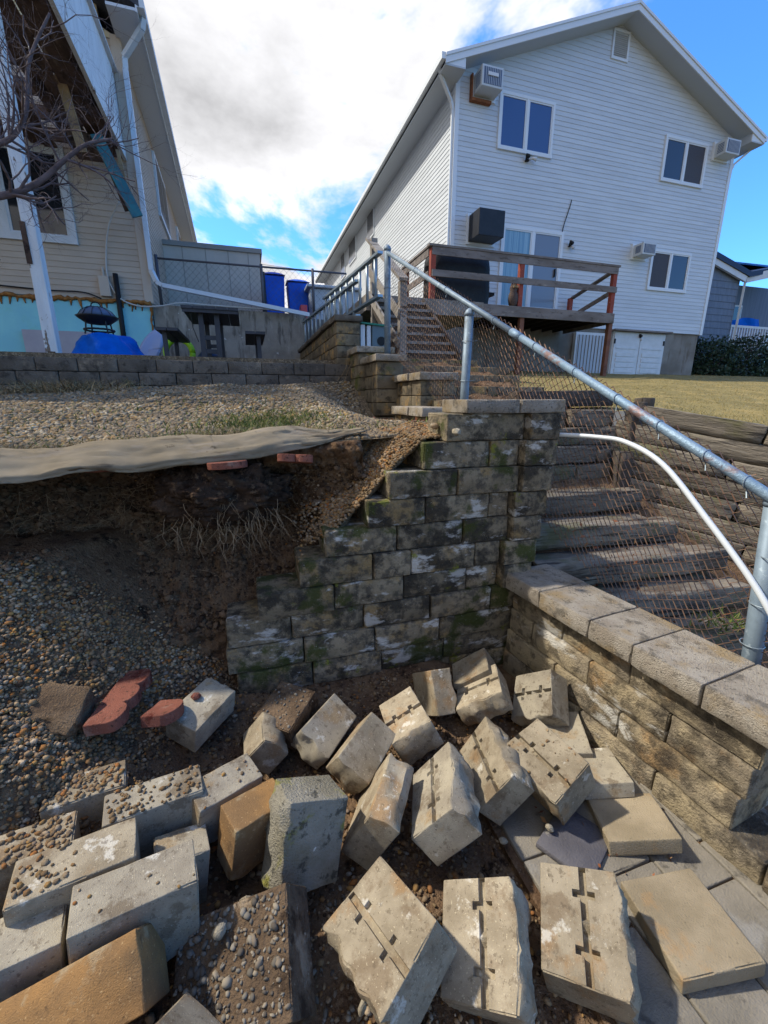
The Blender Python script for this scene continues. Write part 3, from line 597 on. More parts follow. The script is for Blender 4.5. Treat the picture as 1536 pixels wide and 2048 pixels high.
while len(pts) < 22000:
    x = random.uniform(-1.9, .25); y = random.uniform(.75, 2.35)
    h = pit_h(x, y); m_ = sst(.05, .28, h) * (1 if y > 1.15 else .5) * sst(.28, -.2, x)
    if y > 2.1: m_ *= sst(2.42, 2.15, y + .12 * fbm((x, y, 1), 3, 2))
    if random.random() > m_: continue
    s = random.choice((random.uniform(.005, .0105), random.uniform(.006, .0145), random.uniform(.005, .009))); pts.append((x, y, h + s * random.uniform(0, .8))); sz.append(s)
def on_block(k, n, lo, hi, ax=(-.5, .5), by=(-.5, .5)):
    p, q, d = FB[k][:3]; q = Quaternion(q).normalized()
    for i in range(n):
        s = random.uniform(lo, hi); pts.append(tuple(Vector(p) + q @ Vector((random.uniform(*ax) * d[0] * .95, random.uniform(*by) * d[1] * .95, d[2] / 2 + s * .25)))); sz.append(s)
on_block('L5', 170, .004, .012); on_block('L6', 110, .004, .011); on_block('L8', 120, .004, .012); on_block('L1', 40, .004, .011, (0, .5)); on_block('L3', 14, .003, .009); on_block('L2', 8, .003, .007); on_block('B4', 16, .003, .009)
stones('gravel_heap', pts, sz, 'gravel', 'mixed pebbles heaped at the foot of the washed out bank', 'gravel')
pts = []; sz = []
while len(pts) < 4500:
    x = random.uniform(-.4, 1.3); y = random.uniform(.45, 2.0)
    if random.random() < .35 and x > .9: continue
    s = random.uniform(.003, .008) if random.random() < .85 else random.uniform(.008, .016); pts.append((x, y, pit_h(x, y) + s * .4)); sz.append(s)
stones('rubble_chips', pts, sz, 'gravel', 'stone chips and grit scattered on the dark soil between the fallen blocks', 'chips')
pts = []; sz = []
for i in range(14000):
    x = random.uniform(-2.4, .7); z = random.uniform(.35, 1.26); s = random.uniform(.003, .012) if random.random() < .92 else random.uniform(.013, .03); pts.append((x, soil_y(x, z) - s * .2, z)); sz.append(s)
for i in range(5000):
    x, y = random.uniform(-1.6, .9), random.uniform(1.5, 2.5)
    if random.random() < .3: x, y = random.uniform(-.4, .9), random.uniform(.5, 1.9)
    s = random.uniform(.003, .010) if random.random() < .93 else random.uniform(.011, .022); pts.append((x, y, pit_h(x, y) + s * .2)); sz.append(s)
stones('soil_clods', pts, sz, 'soil_clod', 'dark crumbs and clods of soil on the washed out bank', 'soil', 1.)
pts = []; sz = []
for i in range(900):
    x = random.uniform(-2.0, .66) if random.random() < .5 else random.gauss(.35, .14); x = min(x, .66); z = random.uniform(.4, 1.2) ** 1.0; s = random.uniform(.003, .009); pts.append((x, soil_y(x, z) - s * .5, z)); sz.append(s)
stones('bank_pebbles', pts, sz, 'gravel', 'pale pebbles stuck in the dark soil of the bank', 'pebbles', 1.)
pts = []; sz = []
on_block('L12', 330, .003, .009); on_block('L12', 46, .008, .017, (-.45, .45), (-.5, .1)); on_block('B18', 60, .003, .009)
for i in range(500):
    x, y = random.gauss(.1, .3), random.gauss(.72, .22); s = random.uniform(.003, .012); pts.append((x, y, pit_h(x, y) + s * .3)); sz.append(s)
stones('grey_chips', pts, sz, 'chips', 'sharp grey stone chips strewn over the soil caked block', 'chips', .8, (.35, .7))
# single chips one can pick out
def rock(loc, s, m, lab, seed):
    g = G(); v = IV * (1 + np.random.RandomState(seed).uniform(-.22, .22, (12, 1))) * np.array(s); g.add(v, IF)
    o = g.obj('stone_chip', m, None, lab, 'stone', 'loose stone chips', origin=(0, 0, 0)); o.location = loc; o.rotation_euler = (seed * .7, seed * .3, seed * 1.1)
    b = o.modifiers.new('bevel', 'BEVEL'); b.width = .003; b.segments = 1
for i, (p, s, m, l) in enumerate([((-.19, .93, .165), (.03, .02, .02), 'block_grey', 'sharp mauve stone chip on the soil caked block'), ((-.12, .985, .155), (.028, .022, .012), 'block_tan', 'pale flat stone chip near the edge of the soil caked block'), ((-.03, .80, .12), (.05, .03, .02), 'block_tan', 'largest tan stone chip on the soil caked block'),
    ((.17, .74, .0), (.03, .016, .012), 'block_grey', 'pale wedge shaped chip on dark soil under the tilted grooved block'), ((.16, .66, .0), (.04, .03, .02), 'block_grey', 'blunt grey chip on dark soil under the tilted grooved block'), ((.98, 1.0, .01), (.02, .016, .016), 'block_grey', 'rounded grey chip on the dark tile'), ((.80, 1.03, -.02), (.025, .02, .012), 'block_tan', 'tan chip between the grooved blocks and the tile'),
    ((1.02, 2.0, 1.44), (.03, .025, .025), 'block_grey', 'grey stone resting behind the top block of the stepped wall'), ((.97, 2.16, 1.46), (.028, .022, .02), 'block_tan', 'tan stone resting behind the top block of the stepped wall'), ((-.33, 1.83, .285), (.025, .02, .02), 'brick_red', 'reddish stone on the white speckled block')]): rock(p, s, m, l, i + 3)
# ------------------------------------------------------------------ roots
def clump(a, b):
    th = a * 2 * math.pi; ph = b * math.pi; v = Vector((math.cos(th) * math.sin(ph), math.sin(th) * math.sin(ph), math.cos(ph)))
    r = 1 + .28 * fbm(v, 2.2, 3) + .20 * abs(fbm(v, 6, 3)) - .12 * abs(fbm(v, 14, 3)); return (-.16 + v.x * .31 * r, 2.37 + v.y * .19 * r, 1.12 + v.z * .165 * r)
G().grid(clump, 130, 70).obj('root_clump', 'humus', None, 'lumpy clump of soil and matted roots hanging under the fabric', 'root clump', smooth=True)
g = G()
def root(p, d, L, r, n=8, wig=.35):
    P_ = [Vector(p)]; d = Vector(d).normalized()
    for i in range(n):
        d = (d + Vector((random.uniform(-1, 1), random.uniform(-.5, .3), random.uniform(-1, .6))) * wig).normalized(); q = P_[-1] + d * L / n
        ys = soil_y(q.x, min(1.27, max(.36, q.z))) - .006
        if q.y > ys: q.y = ys - random.uniform(0, .012)
        P_.append(q)
    g.tube(P_, [r * (1 - .75 * i / n) for i in range(n + 1)], 4); return P_
for i in range(200):
    c = random.random()
    if c < .5: x, z = random.gauss(-.12, .16), random.gauss(1.02, .1)
    else: x, z = random.gauss(-.75, .35), random.gauss(.95, .12)
    z = min(z, 1.22); y = soil_y(x, z) - .004; horiz = random.random() < (.25 if c < .5 else .7)
    d = (random.uniform(-1, 1), -.15, random.uniform(-.3, .15)) if horiz else (random.uniform(-.3, .3), -.2, -1)
    P_ = root((x, y, z), d, random.uniform(.08, .30), random.uniform(.0008, .0019))
    for k in range(2):
        b = random.choice(P_); root(b, (random.uniform(-1, 1), -.2, random.uniform(-1, 0)), random.uniform(.03, .09), .0008, 4)
for i in range(90):
    a = random.uniform(0, 6.28); t = random.random(); p = Vector((-.16 + .30 * t * math.cos(a), 2.19 + .10 * random.random(), 1.08 - .08 * random.random() + .09 * math.sin(a))); root_free = [p]
    d = Vector((random.gauss(0, .35), -.25, -1)).normalized()
    for k in range(6): d = (d + Vector((random.gauss(0, .3), random.gauss(0, .15), random.gauss(-.1, .2)))).normalized(); root_free.append(root_free[-1] + d * random.uniform(.012, .04))
    g.tube(root_free, [.0016 - .0002 * k for k in range(7)], 4)
g.obj('roots', 'root', None, 'fine pale roots dangling from the dark soil bank', 'roots', kind='stuff')
# ------------------------------------------------------------------ timber steps and timber retaining walls
def timber(parent, a, b, w, h, m='timber', name='timber', sag=.006):
    """a squared old timber from a to b with worn edges"""
    a = Vector(a); b = Vector(b); L = (b - a).length; BSEED[0] += 1
    g = block((L, w, h), BSEED[0], None, False, (max(4, int(L / .10)), 3, 3), .010, .01, .0055, 0, .04)
    d = (b - a).normalized(); y = Vector((0, 0, 1)).cross(d).normalized(); z = d.cross(y); q = Matrix((d, y, z)).transposed()
    o = g.obj(name, m, None, smooth=True, origin=(0, 0, 0)); o.rotation_mode = 'QUATERNION'; o.rotation_quaternion = (q @ Matrix.Rotation(random.uniform(-.03, .03), 3, 'X')).to_quaternion()
    o.parent = parent; o.location = (a + b) / 2 - Vector(ORG[parent.name]); return o
ts = empty('timber_steps', (2.4, 2.0, .1), 'weathered timber steps behind the chain link fence', 'steps')
for i, (y, z, x1) in enumerate(((2.72, .86, 3.15), (2.42, .70, 3.24), (2.12, .53, 3.30), (1.88, .36, 3.34), (1.62, .20, 3.1), (1.36, .05, 2.9))):
    for k in range(2): timber(ts, (1.78, y + .085 + k * .165, z - .08 - .018 * k), (x1 - .14 * k - .05 * (i % 2), y + .03 + k * .165 - .03 * (i % 3), z - .08 - .018 * k + random.uniform(-.025, .012)), .16, .16, name='tread')
    timber(ts, (1.8, y + .17, z - .245), (x1 - .1, y + .12, z - .245), .2, .15, 'timber_dark', 'riser')
rtw = empty('timber_wall', (4.0, 2.3, .2), 'leaning wall of mossy grey timbers holding the lawn beside the steps', 'wall')
tdir = (TB - TA).normalized(); TL = (TB - TA).length; tn = Vector((tdir.y, -tdir.x))
tn = -TN
for k in range(8):
    s = -.12 - .1 * (k % 3); zt = 1.55 - .165 * k; i = 0
    while s < TL + .4:
        L = [1.0, 2.4, 1.5, 2.1][(k * 2 + i) % 4]; e = min(s + L, TL + .45); lean = .018 * (k - 2) + random.uniform(-.012, .012)
        p0 = TA + tdir * s + tn * lean; p1 = TA + tdir * (e - .015) + tn * (lean + random.uniform(-.02, .02))
        z0 = zt - .17 * s - .08; z1 = zt - .17 * e - .08
        timber(rtw, (p0.x, p0.y, z0), (p1.x, p1.y, z1), .16, .158); s = e; i += 1
ltw = empty('timber_wall', (2.8, 3.35, .4), 'short stack of dry grey timbers across the top of the timber steps', 'wall')
for k in range(6):
    zt = 1.52 - .165 * k; x = 1.85; i = 0; x_end = 3.42 - .05 * k + (.08 if k % 2 else -.1)
    while x < x_end - .1:
        L = [.95, .7, 1.2][(k + i) % 3]; e = min(x + L, x_end); yy = 3.33 - .055 * k + random.uniform(-.02, .02)
        timber(ltw, (x, yy, zt - .08), (e - .012, yy + random.uniform(-.03, .03), zt - .08 + random.uniform(-.012, .012)), .17, .155); x = e; i += 1
for x, y, h in ((3.40, 3.08, 1.58), (3.22, 2.98, 1.15), (3.62, 3.2, 1.62)): timber(ltw, (x, y, .4), (x + .01, y + .03, h), .13, .13, 'timber_dark', 'post')
timber(ltw, (2.3, 3.42, 1.60), (3.45, 3.5, 1.62), .16, .15, 'timber_dark')
# stone steps rising between the walls
ss = empty('stone_steps', (2.4, 4.6, 1.3), 'rough stone steps climbing from the mossy wall to the wooden stairs', 'steps')
for i, (y, z) in enumerate(((3.62, 1.60), (4.15, 1.74), (4.7, 1.89), (5.2, 2.02), (5.65, 2.14))):
    x = 1.75
    while x < 3.1:
        L = [.42, .36, .5][i % 3]; put_block(ss, (x + L / 2, y + .2, z - .075), (L - .008, .40, .15), 'wall_step', name='step_block', jit=.008); x += L
# ------------------------------------------------------------------ chain link fences
def zig(g, fbase, ftop, n, pitch, r):
    """vertical zigzag wires; fbase/ftop(t in 0..n) -> bottom and top point"""
    for i in range(n):
        b0, t0 = fbase(i), ftop(i); b1, t1 = fbase(i + 1), ftop(i + 1); H = (t0 - b0).length; m = max(2, int(H / pitch)); P_ = []
        for k in range(m + 1):
            f = k / m; a = b0.lerp(t0, f); b = b1.lerp(t1, f); P_.append(a.lerp(b, 1.04 if (k + i) % 2 else -.04) + Vector((random.uniform(-.002, .002), 0, 0)))
        g.tube(P_, r(i) if callable(r) else r, 3, False)
fx = lambda y: 1.58 + (4.9 - y) * .084
railz = lambda y: 3.15 - (4.9 - y) * (1.90 / 3.81)
fence = empty('chain_link_fence', (1.75, 3.0, .4), 'rusty chain link fence with a sloping galvanised top rail down the steps', 'fence')
def cyl(name, m, p0, p1, r, parent, n=12): return G().tube([p0, p1], r, n).obj(name, m, parent, smooth=False)
def postm(name, p0, p1, r, m='galv'):
    o = G().tube([p0, p1], r, 14).obj(name, m, fence, smooth=True); G().lathe([(r * 1.12, 0), (r * 1.15, r * .5), (r * .8, r * 1.2), (r * .3, r * 1.6)], p1, 12).obj('post_cap', m, o, smooth=True); return o
postm('post', (1.577, 4.9, 2.05), (1.575, 4.9, 3.17), .036); postm('post', (1.685, 3.2, 1.2), (1.70, 3.2, 2.235), .034)
postm('post', (1.925, .975, .1), (1.928, 1.06, 1.20), .033)
G().tube([(1.575, 4.88, 3.14), (fx(3.4), 3.4, railz(3.4)), (fx(2.62), 2.62, railz(2.62))], .021, 12).obj('top_rail', 'galv', fence, smooth=True)
G().tube([(fx(2.66), 2.66, railz(2.66)), (fx(1.4), 1.4, railz(1.4)), (fx(.2), .2, railz(.2))], .0225, 12).obj('top_rail', 'galv_rust', fence, smooth=True)
G().tube([(fx(2.70), 2.70, railz(2.70)), (fx(2.60), 2.60, railz(2.60))], .026, 12).obj('rail_sleeve', 'galv_rust', fence, smooth=True)
for y in (4.2, 3.6, 2.9, 2.45, 2.1, 1.8, 1.55, 1.32, 1.15, .95):
    c = Vector((fx(y), y, railz(y))); g = G(); P_ = []
    for a in range(0, 300, 30): P_.append(c + Vector((math.cos(R(a)) * .027, 0, math.sin(R(a)) * .027)))
    P_.append(c + Vector((-.02, -.02, -.06))); P_.insert(0, c + Vector((.055, .03, .02))); g.tube(P_, .0025, 5); g.obj('tie_wire', 'alu', fence)
for (x, y, zs) in ((1.693, 3.2, (1.75, 2.05)), (1.926, 1.02, (.62, .8, 1.0)), (1.576, 4.9, (2.4, 2.8))):
    for z in zs:
        P_ = [Vector((x + math.cos(R(a)) * .041, y + math.sin(R(a)) * .041, z)) for a in range(0, 361, 30)]; P_.append(Vector((x + .075, y - .03, z + .004))); G().tube(P_, .0022, 5).obj('tie_wire', 'alu', fence)
g = G(); ya, yb = 4.86, .5; nw = 176; stp = (ya - yb) / nw
def fb(i):
    y = ya - i * stp; return Vector((fx(y) + .03 + .012 * math.sin(y * 5), y, max(.24 + max(0, y - 1.2) * .56, railz(y) - 1.35) if y < 2.9 else railz(y) - 1.0))
def ft(i):
    y = ya - i * stp; return Vector((fx(y) + .028, y, railz(y) + .035))
zig(g, fb, ft, nw, .0245, lambda i: .0015 if i < 80 else .0029)
g.obj('wire_mesh', 'wire', fence, kind='stuff')
# white plastic pipe bending down in front of the fence
pp = [(1.60, 2.2, 1.395), (1.70, 2.06, 1.405), (1.80, 1.86, 1.405), (1.835, 1.70, 1.39), (1.84, 1.48, 1.304), (1.84, 1.233, 1.10), (1.84, 1.04, .925), (1.84, .92, .79), (1.84, .82, .66), (1.84, .74, .5), (1.84, .7, .3)]
def smoothpts(p, n=6):
    P_ = [Vector(q) for q in p]; o_ = []
    for i in range(len(P_) - 1):
        p0, p1, p2, p3 = P_[max(0, i - 1)], P_[i], P_[i + 1], P_[min(len(P_) - 1, i + 2)]
        for k in range(n):
            t = k / n; o_.append(.5 * ((2 * p1) + (p2 - p0) * t + (2 * p0 - 5 * p1 + 4 * p2 - p3) * t * t + (3 * p1 - p0 - 3 * p2 + p3) * t ** 3))
    o_.append(P_[-1]); return o_
G().tube(smoothpts(pp), .0125, 12).obj('white_pipe', 'pvc', None, 'thin white plastic pipe bent in an arc against the chain link fence', 'pipe', smooth=True)
# ------------------------------------------------------------------ houses: clapboards, windows
def boards(parent, p0, p1, z0, z1, e, m, nrm, clip=None, prou=.012, name='siding_board', back=.02):
    """one clapboard per course between p0 and p1 (plan points); clip(z) gives the share of the length left at that height"""
    p0 = Vector(p0); p1 = Vector(p1); n = Vector(nrm).normalized(); z = z0; d = p1 - p0
    while z < z1 - .01:
        zt = min(z + e, z1); a0, b0 = clip(z) if clip else (0, 1); a1, b1 = clip(zt) if clip else (0, 1)
        if b0 - a0 < .005: break
        def P3(t, zz_, off): q = p0 + d * t + n * off; return (q.x, q.y, zz_)
        A = [P3(a0, z, prou), P3(b0, z, prou), P3(b1, zt, .001), P3(a1, zt, .001), P3(a0, z, -back), P3(b0, z, -back), P3(b1, zt, -back), P3(a1, zt, -back)]
        G().add(A, [(0, 1, 2, 3), (4, 7, 6, 5), (0, 4, 5, 1), (3, 2, 6, 7), (0, 3, 7, 4), (1, 5, 6, 2)]).obj(name, m, parent); z = zt
def window(parent, x0, x1, z0, z1, y, sashes, pane, frame='vinyl_trim', fw=.07, proud=.05, name='window', bar=.06):
    """a window in a wall facing -y: frame, one sash pane per light"""
    g = G(); yo = y - proud
    g.lohi((x0 - fw, yo, z1), (x1 + fw, y + .05, z1 + fw)).lohi((x0 - fw, yo - .012, z0 - fw), (x1 + fw, y + .05, z0)).lohi((x0 - fw, yo, z0), (x0, y + .05, z1)).lohi((x1, yo, z0), (x1 + fw, y + .05, z1))
    w = (x1 - x0) / sashes
    for i in range(1, sashes): g.lohi((x0 + w * i - bar / 2, yo + .004, z0), (x0 + w * i + bar / 2, y + .05, z1))
    o = g.obj(name, frame, parent)
    for i in range(sashes):
        a = x0 + w * i + (bar / 2 if i else 0); b = x0 + w * (i + 1) - (bar / 2 if i < sashes - 1 else 0)
        s = .035; k = G(); k.lohi((a, yo + .015, z0), (a + s, y + .04, z1)).lohi((b - s, yo + .015, z0), (b, y + .04, z1)).lohi((a + s, yo + .015, z0), (b - s, y + .04, z0 + s)).lohi((a + s, yo + .015, z1 - s), (b - s, y + .04, z1)); k.obj('sash', frame, o)
        G().lohi((a + s, yo + .032, z0 + s), (b - s, y + .03, z1 - s)).obj('pane', pane[i % len(pane)], o)
    return o
# ------------------------------------------------------------------ grey house on the right
hx0, hx1, hy, hz0, hz1, hap = 5.70, 15.62, 12.0, 3.85, 9.64, 11.58
hm = (hx0 + hx1) / 2; slope = (hap - hz1) / (hm - hx0)
H = empty('grey_house', (hm, 18, 2.4), 'two storey pale grey gabled house with clapboard siding and a rear deck', 'house')
G().prism([(hx0 + .03, hy + .03, hz0), (hx1 - .03, hy + .03, hz0), (hx1 - .03, hy + .03, hz1), (hm, hy + .03, hap), (hx0 + .03, hy + .03, hz1)], (0, 20, 0)).obj('wall', 'vinyl', H)
def gclip(z):
    if z <= hz1: return (0, 1)
    t = min(1, (z - hz1) / (hap - hz1)); return (t / 2, 1 - t / 2)
boards(H, (hx0, hy), (hx1, hy), hz0, hap, .1145, 'vinyl', (0, -1), gclip)
boards(H, (hx0, hy + 20), (hx0, hy), hz0 - .2, hz1, .1145, 'vinyl', (-1, 0))
for x in (hx0, hx1): G().lohi((x - .03 if x == hx0 else x - .09, hy - .026, hz0 - .02), (x + .09 if x == hx0 else x + .03, hy + .1, hz1 + .02)).obj('corner_trim', 'vinyl_trim', H)
G().lohi((hx0 + .06, hy + .06, 1.4), (hx1 - .06, hy + 19.9, hz0 + .01)).obj('foundation', 'foundation', H)
ov = .55; yr = hy - .5; rt = .15
def roof_side(sg):
    xe = hm + sg * (hm - hx0 + ov); ze = hz1 - slope * ov + .04; za = ze + slope * (hm - hx0 + ov)
    a = [(hm, yr, za + .02), (xe, yr, ze + .02), (xe, yr, ze + rt), (hm, yr, za + rt)]
    return G().prism(a if sg < 0 else a[::-1], (0, 21, 0)), xe, ze, za
for sg in (-1, 1):
    g, xe, ze, za = roof_side(sg); rf = g.obj('roof', 'shingle_roof', H)
    # rake board on the gable, soffit under it, fascia and gutter on the eave
    yy = yr - .028; pr = [(hm, yy, za - .06), (xe, yy, ze - .06), (xe, yy, ze + .135), (hm, yy, za + .135)]
    G().prism(pr if sg < 0 else pr[::-1], (0, .026, 0)).obj('rake_board', 'vinyl_trim', H)
    yy2 = yy - .024; pr = [(hm, yy2, za + .075), (xe, yy2, ze + .075), (xe, yy2, ze + .137), (hm, yy2, za + .137)]
    G().prism(pr if sg < 0 else pr[::-1], (0, .022, 0)).obj('rake_trim', 'vinyl_trim', H)
    sx = xe - sg * (ov - .01); zs = ze + slope * ov
    so_ = [(hm, yr, za - .05), (sx, yr, zs - .05), (sx, yr, zs - .012), (hm, yr, za - .012)]
    G().prism(so_ if sg < 0 else so_[::-1], (0, .52, 0)).obj('soffit', 'soffit', H)
    G().lohi((min(xe, sx), yr, ze - .075), (max(xe, sx), yr + 20.4, ze - .04)).obj('soffit', 'soffit', H)
    # boxed return at the foot of the rake
    rb = [(xe, yr + .001, ze - .06), (sx, yr + .001, ze - .06), (sx, yr + .001, zs - .03), (xe, yr + .001, ze)]
    G().prism(rb if sg > 0 else rb[::-1], (0, .02, 0)).obj('eave_return', 'vinyl_trim', H)
    G().lohi((sx - .012, yr + .022, ze - .074), (sx + .012, hy - .03, zs - .02)).obj('soffit_end', 'soffit', H)
    gx = xe + sg * .055
    G().lohi((min(xe, gx + sg * .05), yr - .02, ze + .02), (max(xe, gx + sg * .05), yr + 20.5, ze + .15)).obj('gutter', 'vinyl_trim', H)
for (x, sg) in ((hx0 - .06, -1), (hx1 + .06, 1)):
    P_ = [(x + sg * .5, hy - .2, hz1 - .03), (x + sg * .47, hy - .15, hz1 - .22), (x + sg * .06, hy + .04, hz1 - .62), (x, hy + .05, hz1 - .78), (x, hy + .05, hz0 - .8 if sg < 0 else hz1 - .95)]
    g = G()
    for a, b in zip(P_, P_[1:]): g.beam(a, b, .075, .06)
    g.obj('downspout', 'vinyl_trim', H)
window(H, 7.02, 8.62, 8.24, 9.40, hy, 2, ['glass_blue']); window(H, 12.78, 14.40, 8.24, 9.30, hy, 2, ['glass_dark', 'screen'])
window(H, 12.87, 14.44, 5.18, 6.24, hy, 2, ['screen', 'glass_dark'])
dr = window(H, 7.34, 9.28, 4.30, 6.33, hy, 2, ['curtain', 'glass_curtain_dark'], fw=.09, name='sliding_door', bar=.09)
G().lohi((9.14, hy - .075, 5.2), (9.17, hy - .03, 5.42)).obj('handle', 'cable_black', dr)
# gable vent
v = G().lohi((10.36, hy - .04, 10.78), (10.42, hy + .02, 11.46)).lohi((10.88, hy - .04, 10.78), (10.94, hy + .02, 11.46)).lohi((10.42, hy - .04, 11.40), (10.88, hy + .02, 11.46)).lohi((10.42, hy - .04, 10.78), (10.88, hy + .02, 10.84)).obj('gable_vent', 'vinyl_trim', H)
for i in range(13):
    z = 10.86 + i * .042; G().beam((10.42, hy - .02, z), (10.88, hy - .02, z), .05, .008, (0, -.6, .8)).obj('slat', 'vinyl_trim', v)
# bulkhead doors and lattice under the deck
cd = G().lohi((11.62, hy - .10, 2.35), (13.85, hy + .04, 3.78)).obj('cellar_door_frame', 'white_trim', H)
for k in range(2):
    x0 = 11.66 + k * 1.1; d = G().lohi((x0, hy - .14, 2.36), (x0 + 1.07, hy - .1, 3.74)).obj('cellar_door', 'white_trim', H)
    for i in range(4): G().lohi((x0 + .13, hy - .158, 2.5 + i * .17), (x0 + .94, hy - .14, 2.62 + i * .17)).obj('louvre', 'white_trim', d)
    G().lohi((x0 + .1, hy - .155, 3.25), (x0 + .97, hy - .14, 3.3)).obj('rail', 'white_trim', d); G().lohi((x0 + (1.0 if k else -.01), hy - .162, 3.4), (x0 + (1.05 if k else .04), hy - .14, 3.55)).obj('hinge', 'cable_black', d)
G().lohi((11.5, hy - .3, 3.78), (13.95, hy - .01, 3.83)).obj('door_hood', 'deck_grey', H)
lt = G().lohi((10.15, hy - .1, 2.35), (11.5, hy + .03, 3.7)).obj('lattice_panel', 'white_trim', H)
G().lohi((10.22, hy - .115, 2.42), (11.42, hy - .1, 3.62)).obj('panel', 'soffit', lt)
for i in range(9): G().lohi((10.26 + .13 * i, hy - .13, 2.42), (10.28 + .13 * i, hy - .115, 3.62)).obj('groove', 'foundation', lt)
# windows on the long side wall
for y0, y1, z0, z1 in ((19.6, 20.5, 8.5, 9.5), (22.8, 24.2, 8.5, 9.5), (25.3, 26.2, 8.3, 9.5)):
    w = G().lohi((hx0 - .05, y0 - .07, z0 - .07), (hx0 + .03, y1 + .07, z1 + .07)).obj('window', 'vinyl_trim', H); G().lohi((hx0 - .058, y0, z0), (hx0 - .05, y1, z1)).obj('pane', 'glass_dark', w)
# ---- things fixed to that house
def ac(x0, x1, z0, z1, dep, lab, body='ac_white', grille=True, bracket=None):
    a = empty('air_conditioner', ((x0 + x1) / 2, hy - dep / 2, z0), lab, 'air conditioner', 'air conditioners through the grey house wall')
    b = G().lohi((x0, hy - dep, z0), (x1, hy - .02, z1)).obj('case', body, a, bevel=.015)
    if grille:
        G().lohi((x0 + .05, hy - dep - .006, z0 + .05), (x1 - .05, hy - dep + .01, z1 - .05)).obj('coil', 'ac_grille', a)
        n_ = int((x1 - x0) / .055)
        for i in range(1, n_): G().lohi((x0 + .05 + i * (x1 - x0 - .1) / n_, hy - dep - .014, z0 + .05), (x0 + .058 + i * (x1 - x0 - .1) / n_, hy - dep - .006, z1 - .05)).obj('grille_bar', body, a)
        for i in range(6): G().lohi((x0 - .006, hy - dep + .08, z0 + .08 + i * (z1 - z0 - .14) / 6), (x0 + .01, hy - dep * .35, z0 + .1 + i * (z1 - z0 - .14) / 6)).obj('side_louvre', 'ac_grille', a)
    G().lohi((x0 - .05, hy - .06, z0 - .05), (x1 + .05, hy + .01, z1 + .05)).obj('sleeve_frame', 'vinyl_trim', a)
    if bracket: G().lohi((x0 - .09, hy - .12, z0 - .12), (x0 - .05, hy - .01, z1)).lohi((x0 - .05, hy - .12, z0 - .12), (x1 - .1, hy - .01, z0 - .055)).obj('bracket', 'rust', a)
    return a
a = ac(6.16, 6.76, 9.18, 9.62, .48, 'white air conditioner with a rusty bracket beside the upper left window', bracket=1)
G().lohi((6.32, hy - .512, 9.40), (6.60, hy - .494, 9.47)).obj('label_plate', 'lamp_white', a)
ac(14.72, 15.32, 9.02, 9.42, .42, 'white air conditioner under the right end of the gable roof')
ac(12.02, 12.55, 5.98, 6.32, .42, 'white air conditioner beside the lower right window')
ac(6.20, 6.98, 5.86, 6.50, .62, 'black air conditioner beside the sliding glass door', 'ac_black', False)
def flood(x, z, lab, two=True):
    a = empty('flood_light', (x, hy, z), lab, 'flood light'); G().lathe([(.06, 0), (.06, .03), (.03, .05)], (x, hy - .05, z - .02), 12).obj('base', 'cable_black', a, smooth=True)
    G().tube([(x - .02, hy - .03, z + .02), (x - .06, hy - .12, z + .1), (x - .05, hy - .2, z + .02)], [.02, .03, .055], 10).obj('lamp_head', 'cable_black', a, smooth=True)
    G().tube([(x + .02, hy - .03, z), (x + .14, hy - .10, z + .05), (x + .24, hy - .14, z + .02)] if two else [(x + .01, hy - .05, z), (x + .06, hy - .15, z - .06)], [.018, .03, .06] if two else [.03, .06], 10).obj('lamp_head', 'lamp_white', a, smooth=True)
flood(7.90, 8.02, 'small black and white flood light below the upper left window'); flood(9.62, 6.08, 'flood light on the wall right of the sliding door', False); flood(12.75, 3.62, 'tiny flood light above the white cellar doors', False)
G().tube(smoothpts([(9.52, hy - .03, 7.28), (9.5, hy - .03, 7.15), (9.35, hy - .03, 6.65), (9.3, hy - .03, 6.42)]), .012, 6).obj('hanging_wire', 'cable_black', None, 'thin dark wire hanging on the wall above the sliding door', 'wire')
# ------------------------------------------------------------------ the deck
D = empty('deck', (7, 10.6, 2.4), 'raised weathered deck with red posts on the back of the grey house', 'deck')
dx0, dx1, dy0 = 4.27, 9.66, 10.0; fl = 3.86; tr = 5.0
n_ = 14
for i in range(n_):
    y = dy0 + (hy - .05 - dy0) * i / n_; G().lohi((dx0, y, fl - .02), (dx1, y + (hy - dy0) / n_ - .012, fl + .018)).obj('deck_board', 'deck_grey', D)
G().lohi((dx0 - .02, dy0 - .045, fl - .24), (dx1 + .02, dy0 - .005, fl + .005)).obj('rim_board', 'deck_grey', D); G().lohi((dx0 - .045, dy0, fl - .24), (dx0 - .005, hy - .05, fl + .005)).obj('rim_board', 'deck_grey', D); G().lohi((dx1 + .005, dy0, fl - .24), (dx1 + .045, hy - .05, fl + .005)).obj('rim_board', 'deck_grey', D)
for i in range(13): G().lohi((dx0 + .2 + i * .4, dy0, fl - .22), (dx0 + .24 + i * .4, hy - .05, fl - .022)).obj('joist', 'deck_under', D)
for (x, y, b, t) in ((dx0 + .06, dy0 + .06, fl, tr - .03), (6.72, dy0 + .06, fl, tr - .03), (dx1 - .06, dy0 + .06, fl, tr - .03), (dx0 + .06, hy - .2, fl, tr - .03), (dx1 + .06, hy - .18, fl, 4.62)):
    G().lohi((x - .06, y - .055, b + .018), (x + .06, y + .055, t)).obj('rail_post', 'deck_red', D)
for x in (dx0 + .06, 6.82, dx1 - .02): G().lohi((x - .06, dy0 + .0, 1.9), (x + .06, dy0 + .11, fl - .24)).obj('support_post', 'deck_brown', D)
